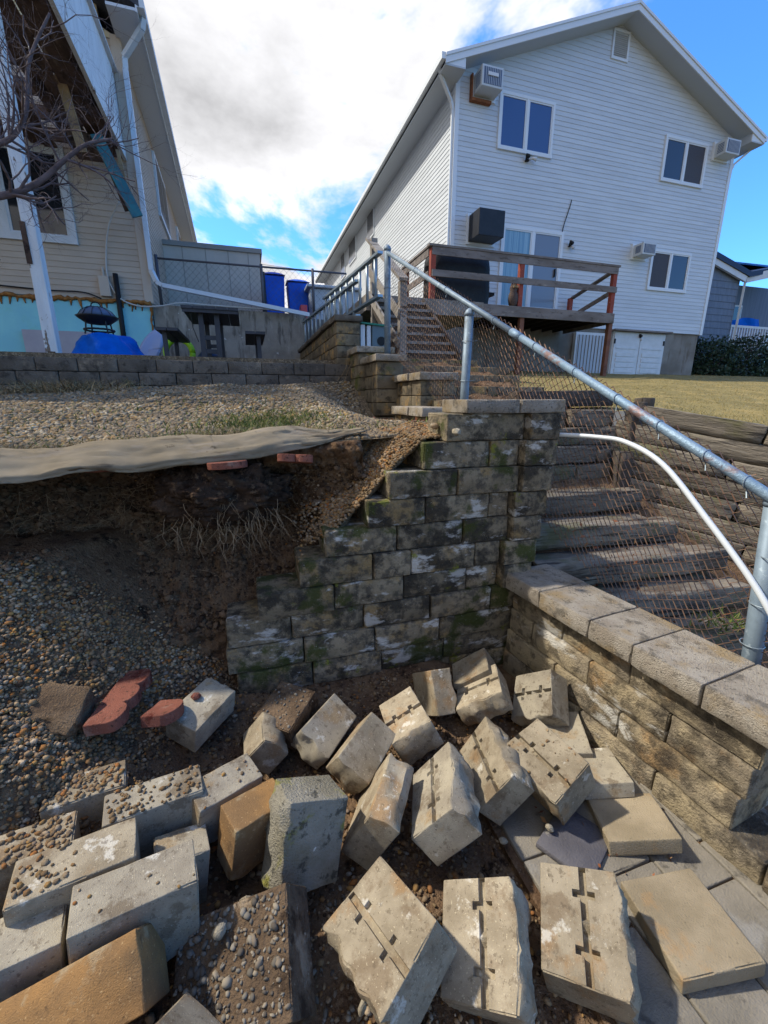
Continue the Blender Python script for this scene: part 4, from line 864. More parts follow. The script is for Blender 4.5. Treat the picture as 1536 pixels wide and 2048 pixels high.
G().lohi((dx0 - .06, dy0 - .03, tr), (dx1 + .04, dy0 + .12, tr + .045)).obj('top_rail', 'deck_grey', D); G().lohi((dx0 + .02, dy0 - .012, tr - .17), (dx1, dy0 + .02, tr - .005)).obj('rail_board', 'deck_grey', D); G().lohi((dx0 + .02, dy0 - .035, tr - .62), (dx1, dy0 + .003, tr - .48)).obj('mid_rail', 'deck_grey', D)
G().lohi((dx0 - .04, dy0 + .13, tr), (dx0 + .11, hy - .06, tr + .045)).obj('top_rail', 'deck_grey', D); G().lohi((dx0 - .02, dy0 + .13, tr - .17), (dx0 + .01, hy - .1, tr - .005)).obj('rail_board', 'deck_grey', D); G().lohi((dx0 - .022, dy0 + .13, tr - .62), (dx0 + .012, hy - .1, tr - .48)).obj('mid_rail', 'deck_grey', D)
G().beam((dx1 - .03, dy0 + .12, tr - .06), (dx1 + .1, hy - .2, 4.62), .13, .045).obj('side_rail', 'deck_grey', D); G().beam((dx1 - .0, dy0 + .1, tr - .56), (dx1 + .06, hy - .2, 4.06), .04, .11).obj('side_rail', 'deck_grey', D)
# grill under its cover, owl decoy
gl = empty('covered_grill', (5.35, 10.9, fl + .02), 'big black covered grill on the left end of the deck', 'grill')
def cov(a, b):
    th = a * 2 * math.pi; w, d = .82, .42; z = b; r = 1 - .10 * sst(.6, 1, b) ** 2 - (.12 * (b > .97)); c, s_ = math.cos(th), math.sin(th); k = (abs(c) ** 5 + abs(s_) ** 5) ** (-1 / 5)
    top = 1.28; zz_ = top * (1 - (1 - min(1, z / .93)) ** 1.0) if z < .93 else top + .05 * (z - .93) / .07
    rr = r * k * (1 if z < .93 else max(0.02, 1 - (z - .93) / .07)); return (5.35 + c * rr * w + .02 * fbm((c, s_, z * 2), 3, 2), 10.85 + s_ * rr * d, fl + .03 + zz_ * (1 - .12 * sst(.55, 1, (c + 1) / 2) * sst(.5, .9, z)))
G().grid(cov, 48, 24).obj('cover', 'cover_black', gl, smooth=True)
G().lohi((5.95, 10.55, fl + .35), (6.3, 10.85, fl + .42)).obj('cover_strap', 'cover_black', gl)
ow = empty('owl_decoy', (6.55, 10.05, fl + .02), 'brown plastic owl decoy standing on the edge of the deck', 'owl')
G().lathe([(.07, 0), (.11, .05), (.13, .16), (.12, .27), (.085, .34), (.10, .40), (.095, .46), (.05, .51), (.01, .52)], (6.55, 10.07, fl + .018), 14, 1, .8).obj('body', 'owl', ow, smooth=True)
for s in (-1, 1): G().lathe([(.03, 0), (.015, .05), (.003, .09)], (6.55 + s * .06, 10.07, fl + .5), 6).obj('ear_tuft', 'owl', ow); G().lathe([(.028, 0), (.028, .05)], (6.55 + s * .04, 9.985, fl + .43), 8).obj('eye', 'board_tan', ow)
# ------------------------------------------------------------------ wooden stairs beside the deck
st = empty('wooden_stairs', (2.6, 6.5, 2.1), 'grey wooden stairs with a plank handrail climbing towards the driveway', 'stairs')
for i in range(7):
    y = 5.98 + i * .2; z = 2.29 + .15 * i; G().lohi((2.12, y, z - .04), (3.0 - .0 * i, y + .24, z)).obj('tread', 'stair_wood', st); G().lohi((2.14, y + .03, z - .15), (2.98, y + .05, z - .042)).obj('riser', 'timber_dark', st)
G().lohi((2.0, 7.38, 3.05), (4.2, 10.2, 3.3)).obj('landing', 'stair_wood', st)
for (x, y, a, b) in ((2.13, 5.95, 2.0, 3.16), (2.13, 7.35, 2.8, 4.1)): G().lohi((x - .05, y - .05, a), (x + .05, y + .05, b)).obj('newel_post', 'stair_wood', st)
G().beam((2.11, 5.85, 3.16), (2.10, 7.5, 4.14), .13, .04).obj('handrail', 'stair_wood', st)
for o_ in (.42, .8): G().beam((2.06, 5.9, 3.16 - o_), (2.06, 7.45, 4.1 - o_), .03, .12).obj('side_plank', 'stair_wood', st)
for x in (2.11, 3.01): G().beam((x, 5.95, 2.18), (x, 7.4, 3.2), .035, .2).obj('stringer', 'timber_dark', st)
# ------------------------------------------------------------------ tan house on the left
ly0 = 10.0; lx = -1.65; sd = Vector((-.0316, 1)).normalized()      # its long side runs very slightly off square
LH = empty('tan_house', (-5, 14, 2.1), 'tan clapboard house with exposed blue foundation foam and a rotten balcony', 'house')
lz0, lze = 3.46, 7.62
pl = [(-9.5, ly0 + .03, 2.0), (lx - .03, ly0 + .03, 2.0), (lx - .03, ly0 + .03, lze), (-5.6, ly0 + .03, 9.6), (-9.5, ly0 + .03, lze)]
G().prism(pl, (-.38, 12, 0)).obj('wall', 'vinyl_tan', LH)
boards(LH, (-9.5, ly0), (lx, ly0), lz0, lze - .05, .1, 'vinyl_tan', (0, -1), name='siding_board')
boards(LH, (lx, ly0), (lx + sd.x * 12, ly0 + sd.y * 12), lz0 - .1, lze - .02, .1, 'vinyl_tan', (1, 0))
G().lohi((lx - .12, ly0 - .03, lz0 - .03), (lx + .035, ly0 + .1, lze)).obj('corner_trim', 'tan_trim', LH)
G().lohi((-9.5, ly0 - .04, 2.05), (lx - .02, ly0 + .02, lz0 - .02)).obj('foundation_foam', 'foam_cyan', LH)
def foamline(a, b): return None
g = G(); P_ = [(-5.5 + i * .06, ly0 - .05 - .02 * random.random(), lz0 - .03 + random.uniform(-.025, .02)) for i in range(65)]
g.tube(P_, [random.uniform(.022, .05) for _ in P_], 6)
for i in range(26):
    x = random.uniform(-5, -1.7); g.tube([(x, ly0 - .05, lz0 - .04), (x + random.uniform(-.03, .03), ly0 - .05, lz0 - .1 - random.uniform(0, .1))], [.03, .008], 5)
P_ = [(lx - .03 + random.uniform(-.02, .02), ly0 - .05, lz0 - .03 - i * .06) for i in range(22)]; g.tube(P_, [random.uniform(.015, .04) for _ in P_], 6)
g.obj('spray_foam', 'foam_orange', LH, smooth=True)
window(LH, -4.75, -2.85, 4.45, 5.75, ly0, 2, ['glass_left'], 'white_trim', .11, .05, bar=.12)
window(LH, -2.62, -2.02, 7.55, 8.3, ly0, 1, ['glass_curtain_dark'], 'vinyl_lit', .12, .05)
# gable boards above the eave, eave soffit, fascia and gutter on the long side
boards(LH, (-9.5, ly0), (lx, ly0), lze - .05, 9.5, .1, 'vinyl_lit', (0, -1), lambda z: ((z - lze + .05) / 4.3, 1 - (z - lze + .05) / 4.3))
def side(y, off): q = Vector((lx, ly0)) + sd * (y - ly0); return (q.x + off, q.y)
def sidebox(name, m, o0, o1, z0, z1, ya=9.3, yb=21.9):
    a, b, c, d = side(ya, o0), side(ya, o1), side(yb, o1), side(yb, o0)
    return G().add([(a[0], a[1], z0), (b[0], b[1], z0), (c[0], c[1], z0), (d[0], d[1], z0), (a[0], a[1], z1), (b[0], b[1], z1), (c[0], c[1], z1), (d[0], d[1], z1)], [(3, 2, 1, 0), (4, 5, 6, 7), (0, 1, 5, 4), (1, 2, 6, 5), (2, 3, 7, 6), (3, 0, 4, 7)]).obj(name, m, LH)
sidebox('soffit', 'soffit_tan', -.02, .40, lze - .04, lze); sidebox('fascia', 'white_trim', .40, .425, lze - .05, lze + .16); sidebox('gutter', 'white_trim', .426, .53, lze + .02, lze + .15)
rq = side(9.3, .46); rr_ = side(22, .46)
G().add([(rq[0], rq[1], lze + .17), (rr_[0], rr_[1], lze + .17), (-5.9, 22, 9.75), (-5.6, 9.3, 9.75), (rq[0], rq[1], lze + .02), (rr_[0], rr_[1], lze + .02), (-5.9, 22, 9.6), (-5.6, 9.3, 9.6)], [(0, 1, 2, 3), (7, 6, 5, 4), (0, 4, 5, 1), (1, 5, 6, 2), (2, 6, 7, 3), (3, 7, 4, 0)]).obj('roof', 'shingle_roof', LH)
# side windows
for ya, yb, z0, z1 in ((13.0, 14.9, 6.0, 7.35), (17.6, 18.6, 6.1, 7.3)):
    a, b = side(ya, 0), side(yb, 0); w = G().add([(a[0] - .02, ya, z0), (a[0] + .06, ya, z0), (b[0] + .06, yb, z0), (b[0] - .02, yb, z0), (a[0] - .02, ya, z1), (a[0] + .06, ya, z1), (b[0] + .06, yb, z1), (b[0] - .02, yb, z1)], [(3, 2, 1, 0), (4, 5, 6, 7), (0, 1, 5, 4), (1, 2, 6, 5), (2, 3, 7, 6), (3, 0, 4, 7)]).obj('window', 'white_trim', LH)
    for k in range(2):
        y0, y1 = ya + .09 + k * (yb - ya - .12) / 2, ya + .03 + (k + 1) * (yb - ya - .12) / 2; x0 = side(y0, .064)[0]; x1 = side(y1, .064)[0]
        G().add([(x0, y0, z0 + .1), (x1, y1, z0 + .1), (x1, y1, z1 - .1), (x0, y0, z1 - .1)], [(0, 1, 2, 3)]).obj('pane', 'glass_left', w)
# downspout: down the corner, then a long pipe across to the block wall
g = G(); P_ = [(-1.15, 9.5, lze + .02), (-1.2, 9.55, lze - .1), (-1.56, 9.86, lze - .35), (-1.575, 9.9, lze - .5), (-1.575, 9.9, 4.0), (-1.50, 9.86, 3.80), (-1.40, 9.84, 3.74), (1.40, 9.8, 3.36)]
for a, b in zip(P_, P_[1:]): g.beam(a, b, .08, .075)
g.obj('downspout', 'white_pipe', LH)
# balcony: white side panel, rotten underside, teal board and splintered joists hanging from it
bx0, bx1, by0, bz0, bz1 = -6.0, -1.78, 6.3, 5.78, 7.08
B = empty('balcony', (-3.5, 8.2, 2.1), 'rotten balcony with a white side panel over the terrace of the tan house', 'balcony')
G().add([(bx1 - .03, 10.0, bz0), (bx1, 10.0, bz0), (bx1, by0, bz0 + .24), (bx1 - .03, by0, bz0 + .24), (bx1 - .03, 10.0, bz1), (bx1, 10.0, bz1), (bx1, by0, bz1 + .3), (bx1 - .03, by0, bz1 + .3)], [(3, 2, 1, 0), (4, 5, 6, 7), (0, 1, 5, 4), (1, 2, 6, 5), (2, 3, 7, 6), (3, 0, 4, 7)]).obj('side_panel', 'peel_white', B)
G().beam((bx1 + .02, 10, bz1 + .02), (bx1 + .02, by0, bz1 + .32), .09, .04).obj('panel_cap', 'white_trim', B)
G().beam((bx1 + .012, 9.96, bz0 + .10), (bx1 + .012, by0, bz0 + .34), .03, .2).obj('fascia_board', 'peel_white', B)
for i in range(21):
    x = bx1 - .12 - i * .2
    if i in (4, 9): continue
    e = 9.98 - random.choice((0, 0, 0, .3, .9)); G().beam((x, e, bz0 + .06 + random.uniform(-.015, .02)), (x + random.uniform(-.02, .02), by0, bz0 + .30), .185, .03).obj('floor_board', 'rot_wood', B)
for i in range(7): G().beam((bx0, 6.5 + i * .55, bz0 + .36 - i * .033), (bx1 - .04, 6.5 + i * .55, bz0 + .36 - i * .033), .05, .18).obj('joist', 'rot_wood', B)
G().beam((-2.2, 8.3, 6.2), (-2.09, 8.55, 5.22), .12, .05, (0, 1, 0)).obj('hanging_joist', 'board_tan', B)
G().beam((-1.98, 9.0, 5.68), (-1.55, 9.1, 4.62), .05, .17, (1, .3, .3)).obj('hanging_board', 'teal', B)
G().beam((-1.74, 9.2, 5.6), (-1.68, 9.25, 4.98), .05, .05, (0, 1, 0)).obj('splinter', 'board_tan', B); G().beam((-1.88, 9.15, 5.3), (-1.72, 9.2, 4.72), .07, .04, (0, 1, 0)).obj('splinter', 'rot_wood', B)
G().lohi((-2.42, 9.15, 5.55), (-1.95, 9.6, 5.74)).obj('sagging_insulation', 'rot_wood', B)
post = G().add([(-2.42, 6.74, 2.1), (-2.28, 6.74, 2.1), (-2.28, 6.88, 2.1), (-2.42, 6.88, 2.1), (-2.40, 6.74, 6.2), (-2.26, 6.74, 6.2), (-2.26, 6.88, 6.2), (-2.40, 6.88, 6.2)], [(3, 2, 1, 0), (4, 5, 6, 7), (0, 1, 5, 4), (1, 2, 6, 5), (2, 3, 7, 6), (3, 0, 4, 7)]).obj('support_post', 'peel_white', B, bevel=.01)
G().lohi((-2.425, 6.725, 3.2), (-2.37, 6.74, 3.65)).obj('bare_patch', 'rot_wood', post); G().lohi((-2.39, 6.728, 2.1), (-2.31, 6.74, 2.2)).obj('bare_patch', 'rot_wood', post)
G().lohi((-3.05, 6.5, 2.1), (-2.9, 6.64, 6.3)).obj('support_post', 'peel_white', B, bevel=.01)
# panel leaning on the foundation, meter box, cables, black conduit
G().lohi((-3.85, ly0 - .12, 2.12), (-2.5, ly0 - .06, 2.85)).obj('leaning_panel', 'panel_mauve', None, 'flat mauve grey panel leaning on the blue foundation', 'panel')
mb = empty('meter_box', (-2.4, ly0 - .1, 3.4), 'small tan electric box on the siding above the fire bowl', 'box'); G().lohi((-2.5, ly0 - .1, 3.5), (-2.32, ly0 - .013, 3.85)).obj('case', 'tan_trim', mb, bevel=.01); G().tube([(-2.41, ly0 - .06, 3.85), (-2.41, ly0 - .06, 4.0)], .02, 8).obj('conduit', 'tan_trim', mb)
G().tube([(-2.22, ly0 - .1, 2.15), (-2.2, ly0 - .09, 3.9)], .045, 10).obj('black_conduit', 'cable_black', None, 'thick black pipe standing against the blue foundation', 'pipe', smooth=True)
G().tube(smoothpts([(-1.9, 9.6, 5.0), (-2.15, 9.8, 4.7), (-2.3, ly0 - .06, 4.3), (-2.34, ly0 - .06, 3.85), (-2.2, ly0 - .1, 3.5), (-1.9, ly0 - .12, 3.36), (-1.5, ly0 - .15, 3.37), (-1.1, ly0 - .15, 3.45), (-.6, ly0 - .1, 3.45), (1.2, ly0 - .08, 3.43)]), .014, 6).obj('white_cable', 'cable_white', None, 'white cable looping down the tan siding to the concrete wall', 'cable', smooth=True)
G().tube(smoothpts([(-4.5, ly0 - .05, 3.6), (-3.4, ly0 - .05, 3.55), (-2.8, ly0 - .06, 3.55), (-2.5, ly0 - .06, 3.46)]), .012, 6).obj('black_cable', 'cable_black', None, 'black cable along the bottom of the tan siding', 'cable', smooth=True)
# ------------------------------------------------------------------ concrete wall with chain link on top, flat roofed annex
G().add([(lx, 10.0, 2.0), (1.35, 10.0, 2.0), (1.35, 10.25, 2.0), (lx, 10.25, 2.0), (lx, 10.0, 3.42), (1.35, 10.0, 3.40), (1.35, 10.25, 3.40), (lx, 10.25, 3.42)], [(3, 2, 1, 0), (4, 5, 6, 7), (0, 1, 5, 4), (1, 2, 6, 5), (2, 3, 7, 6), (3, 0, 4, 7)]).obj('concrete_wall', 'concrete', None, 'stained grey concrete retaining wall behind the picnic table', 'wall')
bf = empty('back_fence', (0, 10.12, 3.4), 'grey chain link fence standing on the concrete wall', 'fence')
for x in (-1.5, .48, 1.55): G().tube([(x, 10.12, 3.38), (x, 10.12, 4.34)], .03, 10).obj('post', 'wire_back', bf, smooth=True)
G().tube([(-1.5, 10.12, 4.28), (2.3, 10.12, 4.30)], .02, 8).obj('top_rail', 'wire_back', bf, smooth=True)
g = G(); zig(g, lambda i: Vector((-1.48 + i * .062, 10.12, 3.42)), lambda i: Vector((-1.48 + i * .062, 10.12, 4.28)), 60, .062, .0028); g.obj('wire_mesh', 'wire_back', bf, kind='stuff')
AN = empty('annex', (-.5, 15, 3.36), 'low flat roofed stucco annex behind the chain link fence', 'building')
G().lohi((-1.78, 13, 3.36), (.60, 18, 5.36)).obj('wall', 'stucco', AN); G().lohi((-1.8, 12.95, 5.36), (.66, 18.1, 5.47)).obj('roof_edge', 'annex_trim', AN); G().lohi((-.85, 13.6, 5.47), (-.36, 14.2, 5.58)).obj('roof_hatch', 'annex_trim', AN)
for x in (-1.3, -.75, -.2, .3): G().lohi((x - .008, 12.992, 3.4), (x + .008, 13.0, 5.36)).obj('panel_seam', 'annex_trim', AN)
# bins and other things behind the fence
def bin_(x, y, w, h, lab, tilt=0):
    b = empty('wheeled_bin', (x, y, 3.36), lab, 'bin', 'blue wheeled bins'); z = 3.36
    G().add([(x - w * .42, y - w * .4, z + .05), (x + w * .42, y - w * .4, z + .05), (x + w * .42, y + w * .4, z + .05), (x - w * .42, y + w * .4, z + .05), (x - w * .5, y - w * .5, z + h), (x + w * .5, y - w * .5, z + h), (x + w * .5, y + w * .5, z + h), (x - w * .5, y + w * .5, z + h)], [(3, 2, 1, 0), (4, 5, 6, 7), (0, 1, 5, 4), (1, 2, 6, 5), (2, 3, 7, 6), (3, 0, 4, 7)]).obj('body', 'bin_blue', b, bevel=.04)
    G().grid(lambda a, c: (x + (a - .5) * w * 1.08, y + (c - .5) * w * 1.1, z + h + .02 + .09 * math.sin(a * math.pi) ** .5 * math.sin(c * math.pi) ** .5), 10, 8).obj('lid', 'bin_blue', b, smooth=True)
    for s in (-1, 1): G().tube([(x + s * w * .42, y + w * .35, z + .1), (x + s * w * .5, y + w * .35, z + .1)], .1, 14).obj('wheel', 'cable_black', b)
bin_(.84, 11.9, .5, 1.18, 'tall blue bin with a rounded lid beside the annex'); bin_(1.42, 11.9, .52, 1.06, 'lower blue bin with a piled up lid beside the taller one')
G().tube([(.58, 11.5, 3.4), (.58, 11.5, 4.55)], .04, 8).obj('dark_pole', 'black_metal', None, 'dark pole between the annex and the blue bins', 'pole')
rc = G().lohi((1.35, 10.8, 3.36), (1.5, 11.1, 3.75)).obj('red_crate', 'red_plastic', None, 'small red plastic crate in front of the blue bins', 'crate', bevel=.01)
ws = empty('white_cover', (2.05, 11.6, 3.36), 'pale boxy hard cover standing behind the chain link fence', 'cover')
G().add([(1.72, 11.2, 3.36), (2.75, 11.2, 3.36), (2.75, 12.8, 3.36), (1.72, 12.8, 3.36), (1.62, 11.15, 4.2), (2.85, 11.15, 4.2), (2.8, 12.8, 4.3), (1.7, 12.8, 4.3)], [(3, 2, 1, 0), (4, 5, 6, 7), (0, 1, 5, 4), (1, 2, 6, 5), (2, 3, 7, 6), (3, 0, 4, 7)]).obj('body', 'white_shell', ws, bevel=.03); G().lohi((1.55, 11.05, 4.21), (2.9, 12.8, 4.27)).obj('rim', 'white_shell', ws, bevel=.015)
# ladder on its side along the tall block wall
ld = empty('ladder', (1.3, 7.3, 2.67), 'aluminium extension ladder lying on its side on the tall block wall', 'ladder')
la, lb = Vector((1.20, 9.3, 2.70)), Vector((1.50, 5.95, 2.70)); lc_ = Vector((1.34, 7.6, 2.76)); le = Vector((1.60, 5.25, 2.80))
for (a, b, h, nr) in ((la, lb, .42, 11), (lc_, le, .46, 9)):
    for z in (0, h): G().beam(a + Vector((0, 0, z)), b + Vector((0, 0, z)), .065, .028).obj('side_rail', 'alu', ld)
    for i in range(nr):
        p = a.lerp(b, (i + .4) / nr); G().tube([p, p + Vector((0, 0, h))], .019, 8).obj('rung', 'alu', ld, smooth=True)
pb = empty('plastic_bin', (1.62, 5.75, 2.2), 'grey plastic panels with a green edge leaning behind the fence corner post', 'panels')
G().lohi((1.52, 5.9, 2.235), (1.58, 5.96, 2.58)).obj('slat', 'lamp_white', pb); G().lohi((1.61, 5.9, 2.235), (1.66, 5.96, 2.57)).obj('slat', 'lamp_white', pb); G().lohi((1.68, 5.9, 2.235), (1.93, 5.97, 2.60)).obj('panel', 'plastic_grey', pb, bevel=.01); G().beam((1.5, 5.92, 2.60), (1.95, 5.92, 2.57), .1, .02).obj('edge', 'green_edge', pb); G().tube([(1.81, 5.90, 2.38), (1.81, 5.893, 2.38)], .06, 12).obj('oval_hole', 'cable_black', pb)
# ------------------------------------------------------------------ things on the upper terrace
T = 2.12
pt = empty('picnic_table', (-.4, 7.7, T), 'black picnic table with attached benches on the upper terrace', 'table')
for i in range(5): G().lohi((-.80 + i * .155, 7.0, T + .735), (-.80 + i * .155 + .148, 8.4, T + .775)).obj('top_plank', 'picnic', pt)
G().lohi((-.79, 7.02, T + .69), (-.04, 7.05, T + .735)).obj('apron', 'picnic', pt)
for y in (7.12, 8.2):
    for x in (-.565, -.345): G().lohi((x - .035, y, T), (x + .035, y + .05, T + .735)).obj('leg', 'picnic', pt)
    for z in (.15, .34): G().lohi((-.53, y + .01, T + z), (-.38, y + .04, T + z + .06)).obj('cross_bar', 'picnic', pt)
    G().lohi((-1.17, y + .055, T + .02), (.35, y + .095, T + .09)).obj('foot_rail', 'picnic', pt)
    for x in (-1.07, .23): G().lohi((x - .03, y, T + .02), (x + .03, y + .05, T + .43)).obj('leg', 'picnic', pt)
for x in (-1.16, .04):
    for k in range(2): G().lohi((x + k * .148, 7.0, T + .43), (x + .14 + k * .148, 8.4, T + .47)).obj('bench_plank', 'picnic', pt)
G().tube([(-.69, 7.1, T + .7), (-.68, 7.1, T + .5), (-.62, 7.1, T + .3)], .006, 5).obj('strap', 'cable_black', pt)
tp = G(); tcx, tcy = -1.93, 7.6
def tarp(a, b):
    th = a * 2 * math.pi; r = .27 + .25 * (b ** 1.4) + .035 * math.sin(th * 7 + b) * b + .05 * fbm((math.cos(th), math.sin(th), b), 2, 3); z = .40 * (1 - b ** 1.6) + .02 * math.sin(th * 3)
    if b < .01: r = .02; z = .42
    return (tcx + r * math.cos(th) * 1.05, tcy + r * math.sin(th) * .8, T + max(.0, z))
tp.grid(tarp, 60, 14).obj('blue_tarp', 'tarp', None, 'crumpled bright blue tarp over a low round thing under the fire bowl', 'tarp', smooth=True)
fp = empty('fire_bowl', (-1.95, 7.6, T + .42), 'black fire bowl with a mesh dome standing on the blue tarp', 'fire pit'); fc = (-2.0, 7.6, T)
G().lathe([(.02, .44 + .1), (.16, .46 + .1), (.255, .53 + .1), (.275, .55 + .1), (.245, .55 + .1), (.02, .50 + .1)], fc, 24).obj('bowl', 'black_metal', fp, smooth=True)
G().lathe([(.24, .655), (.19, .72), (.11, .77), (.02, .785)], fc, 20).obj('mesh_dome', 'ac_grille', fp, smooth=True)
for k in range(12):
    a = k * math.pi / 6; G().tube([(fc[0] + .243 * math.cos(a), fc[1] + .243 * math.sin(a), T + .656), (fc[0] + .195 * math.cos(a), fc[1] + .195 * math.sin(a), T + .724), (fc[0] + .11 * math.cos(a), fc[1] + .11 * math.sin(a), T + .776), (fc[0], fc[1], T + .79)], .005, 4).obj('dome_rib', 'black_metal', fp)
G().tube([(fc[0] + .06 * math.cos(R(a)), fc[1], T + .80 + .05 * math.sin(R(a))) for a in range(0, 361, 30)], .009, 6).obj('ring_handle', 'black_metal', fp)
G().tube([(fc[0] + .19 * math.cos(R(a)), fc[1] + .19 * math.sin(R(a)), T + .47) for a in range(0, 361, 20)], .014, 6).obj('stand_ring', 'black_metal', fp)
for k in range(4):
    a = R(45 + 90 * k); G().tube([(fc[0] + .17 * math.cos(a), fc[1] + .17 * math.sin(a), T + .6), (fc[0] + .19 * math.cos(a), fc[1] + .19 * math.sin(a), T + .46), (fc[0] + .21 * math.cos(a), fc[1] + .21 * math.sin(a), T + .40)], .012, 6).obj('leg', 'black_metal', fp)
dk = empty('toy_disc', (-1.6, 9.2, T), 'pale lilac oval sled leaning beside the blue tarp', 'sled')
def disc(a, b): 
    th = a * 2 * math.pi; return (-1.62 + .17 * b * math.cos(th) + .16 * b * math.sin(th), 9.0 + .12 * b * math.sin(th) + .03 * (1 - b), T + .36 + .36 * b * math.sin(th) * 1.0)
o = G().grid(disc, 40, 5).obj('shell', 'lilac', dk, smooth=True); m_ = o.modifiers.new('t', 'SOLIDIFY'); m_.thickness = .025
G().tube([disc(k / 40, 1.0) for k in range(41)], .016, 6).obj('rim', 'lilac', dk, smooth=True)
G().tube([(-1.11 + .22 * math.cos(R(a)), 8.8 + .05 * math.sin(R(a)), T + .30 + .24 * math.sin(R(a))) for a in range(0, 361, 15)], .052, 10).obj('lime_ring', 'lime', None, 'lime green swim ring standing behind the picnic bench', 'ring', smooth=True)
G().lathe([(.01, 0), (.14, .04), (.2, .15), (.2, .24), (.12, .33), (.01, .37)], (-.62, 8.75, T), 20).obj('navy_ball', 'navy_ball', None, 'dark blue ball under the picnic table', 'ball', smooth=True)
# ------------------------------------------------------------------ neighbour house on the far right
NH = empty('slate_house', (21, 17, 3), 'slate grey shingled house with a white porch beyond the grey house', 'house')
G().prism([(18.3, 14.05, 2.5), (19.86, 14.05, 2.5), (19.86, 14.05, 6.5), (18.3, 14.05, 6.9)], (0, 9, 0)).obj('wall', 'shingle_grey', NH)
for i in range(15):
    z = 3.0 + i * .255
    if z > 6.4: break
    G().add([(18.2, 14.03, z), (19.88, 14.03, z), (19.88, 14.05, z + .25), (18.2, 14.05, z + .25), (18.2, 14.06, z), (19.88, 14.06, z), (19.88, 14.07, z + .25), (18.2, 14.07, z + .25)], [(0, 1, 2, 3), (4, 7, 6, 5), (0, 4, 5, 1), (3, 2, 6, 7), (0, 3, 7, 4), (1, 5, 6, 2)]).obj('shingle_course', 'shingle_grey', NH)
    G().lohi((19.86, 14.03, z), (19.905, 16.4, z + .25)).obj('shingle_course', 'shingle_grey', NH)
G().beam((18.0, 13.9, 6.95), (20.0, 13.9, 6.42), .1, .22).obj('rake_board', 'white_trim', NH); G().beam((20.1, 13.95, 6.45), (24, 13.4, 7.3), .1, .3).obj('porch_fascia', 'white_trim', NH)
G().prism([(17.8, 13.8, 7.1), (20.15, 13.8, 6.5), (24.5, 13.8, 7.4), (24.5, 13.8, 7.55), (20.15, 13.8, 6.7), (17.8, 13.8, 7.3)], (0, 6, .9)).obj('roof', 'dark_roof', NH)
G().add([(18.0, 14.6, 7.25), (25, 14.6, 7.35), (25.2, 19, 8.3), (18.2, 19, 8.3), (18.0, 14.6, 7.18), (25, 14.6, 7.28), (25.2, 19, 8.2), (18.2, 19, 8.2)], [(0, 1, 2, 3), (7, 6, 5, 4), (0, 4, 5, 1), (1, 5, 6, 2), (2, 6, 7, 3), (3, 7, 4, 0)]).obj('solar_panels', 'solar', NH)
G().beam((20.05, 13.92, 6.4), (20.1, 13.95, 3.0), .08, .07).obj('downspout', 'white_trim', NH); G().lohi((20.25, 14.6, 2.5), (20.45, 14.8, 6.5)).obj('porch_post', 'white_trim', NH)
G().lohi((20.45, 16.4, 2.5), (26, 16.6, 7.0)).obj('wall', 'shingle_grey', NH)
for k in range(2):
    x = 20.8 + k * 1.5; w = G().lohi((x, 16.3, 4.6), (x + 1.35, 16.42, 6.1)).obj('window', 'white_trim', NH); G().lohi((x + .08, 16.28, 4.68), (x + 1.27, 16.31, 6.02)).obj('pane', 'glass_left', w)
G().lohi((20.4, 14.7, 4.75), (26, 14.78, 4.85)).obj('porch_rail', 'white_trim', NH); G().lohi((20.4, 14.7, 3.55), (26, 14.78, 3.65)).obj('porch_rail', 'white_trim', NH)
for i in range(26): G().lohi((20.55 + i * .17, 14.71, 3.65), (20.62 + i * .17, 14.77, 4.75)).obj('baluster', 'white_trim', NH)
G().grid(lambda a, b: (20.6 + 3.5 * a, 15.2 + .5 * b + .05 * math.sin(a * 20), 3.6 + (1.6 + .25 * a) * b + .05 * math.sin(a * 14 + b * 4)), 30, 8).obj('blue_tarp', 'tarp', None, 'blue tarp hung behind the white porch railing', 'tarp', smooth=True)
# ------------------------------------------------------------------ vegetation
def leaves(P_, size, m, name, parent=None, up=.0, asp=.5, **k):
    n = len(P_); P_ = np.asarray(P_); d = rng.normal(0, 1, (n, 3)); d[:, 2] += up; d /= np.linalg.norm(d, axis=1)[:, None]; e = rng.normal(0, 1, (n, 3)); e -= d * (d * e).sum(1)[:, None]; e /= np.linalg.norm(e, axis=1)[:, None]
    s = np.asarray(size)[:, None]; V = np.stack([P_, P_ + d * s * .5 + e * s * asp * .5, P_ + d * s, P_ + d * s * .5 - e * s * asp * .5], 1).reshape(-1, 3)
    return np_mesh(name, V, np.arange(4 * n).reshape(-1, 4), m, parent=parent, **k)
def shrub(c, r, h, n, lab):
    s = empty('evergreen_shrub', (c[0], c[1], c[2]), lab, 'shrub', 'dark shrubs beside the grey house'); P_ = []
    while len(P_) < n:
        x, y, z = random.uniform(-1, 1), random.uniform(-1, 1), random.uniform(-.05, 1); q = x * x + y * y + abs(z * .9) ** 2.6
        if q > 1 or random.random() > q + .25: continue
        w = 1 + .22 * fbm((x + c[0], y, z), 2.2, 3); P_.append((c[0] + x * r * w, c[1] + y * r * .8 * w, c[2] + z * h * w))
    leaves(P_, rng.uniform(.06, .16, len(P_)), 'shrub_leaf', 'foliage', s, .3)
    g = G()
    for i in range(9): a = random.uniform(0, 6.28); g.tube([(c[0], c[1], c[2] - .1), (c[0] + math.cos(a) * r * .35, c[1] + math.sin(a) * r * .3, c[2] + h * .45), (c[0] + math.cos(a) * r * .6, c[1] + math.sin(a) * r * .5, c[2] + h * .85)], [.03, .018, .006], 5)
    g.obj('stems', 'bark', s)
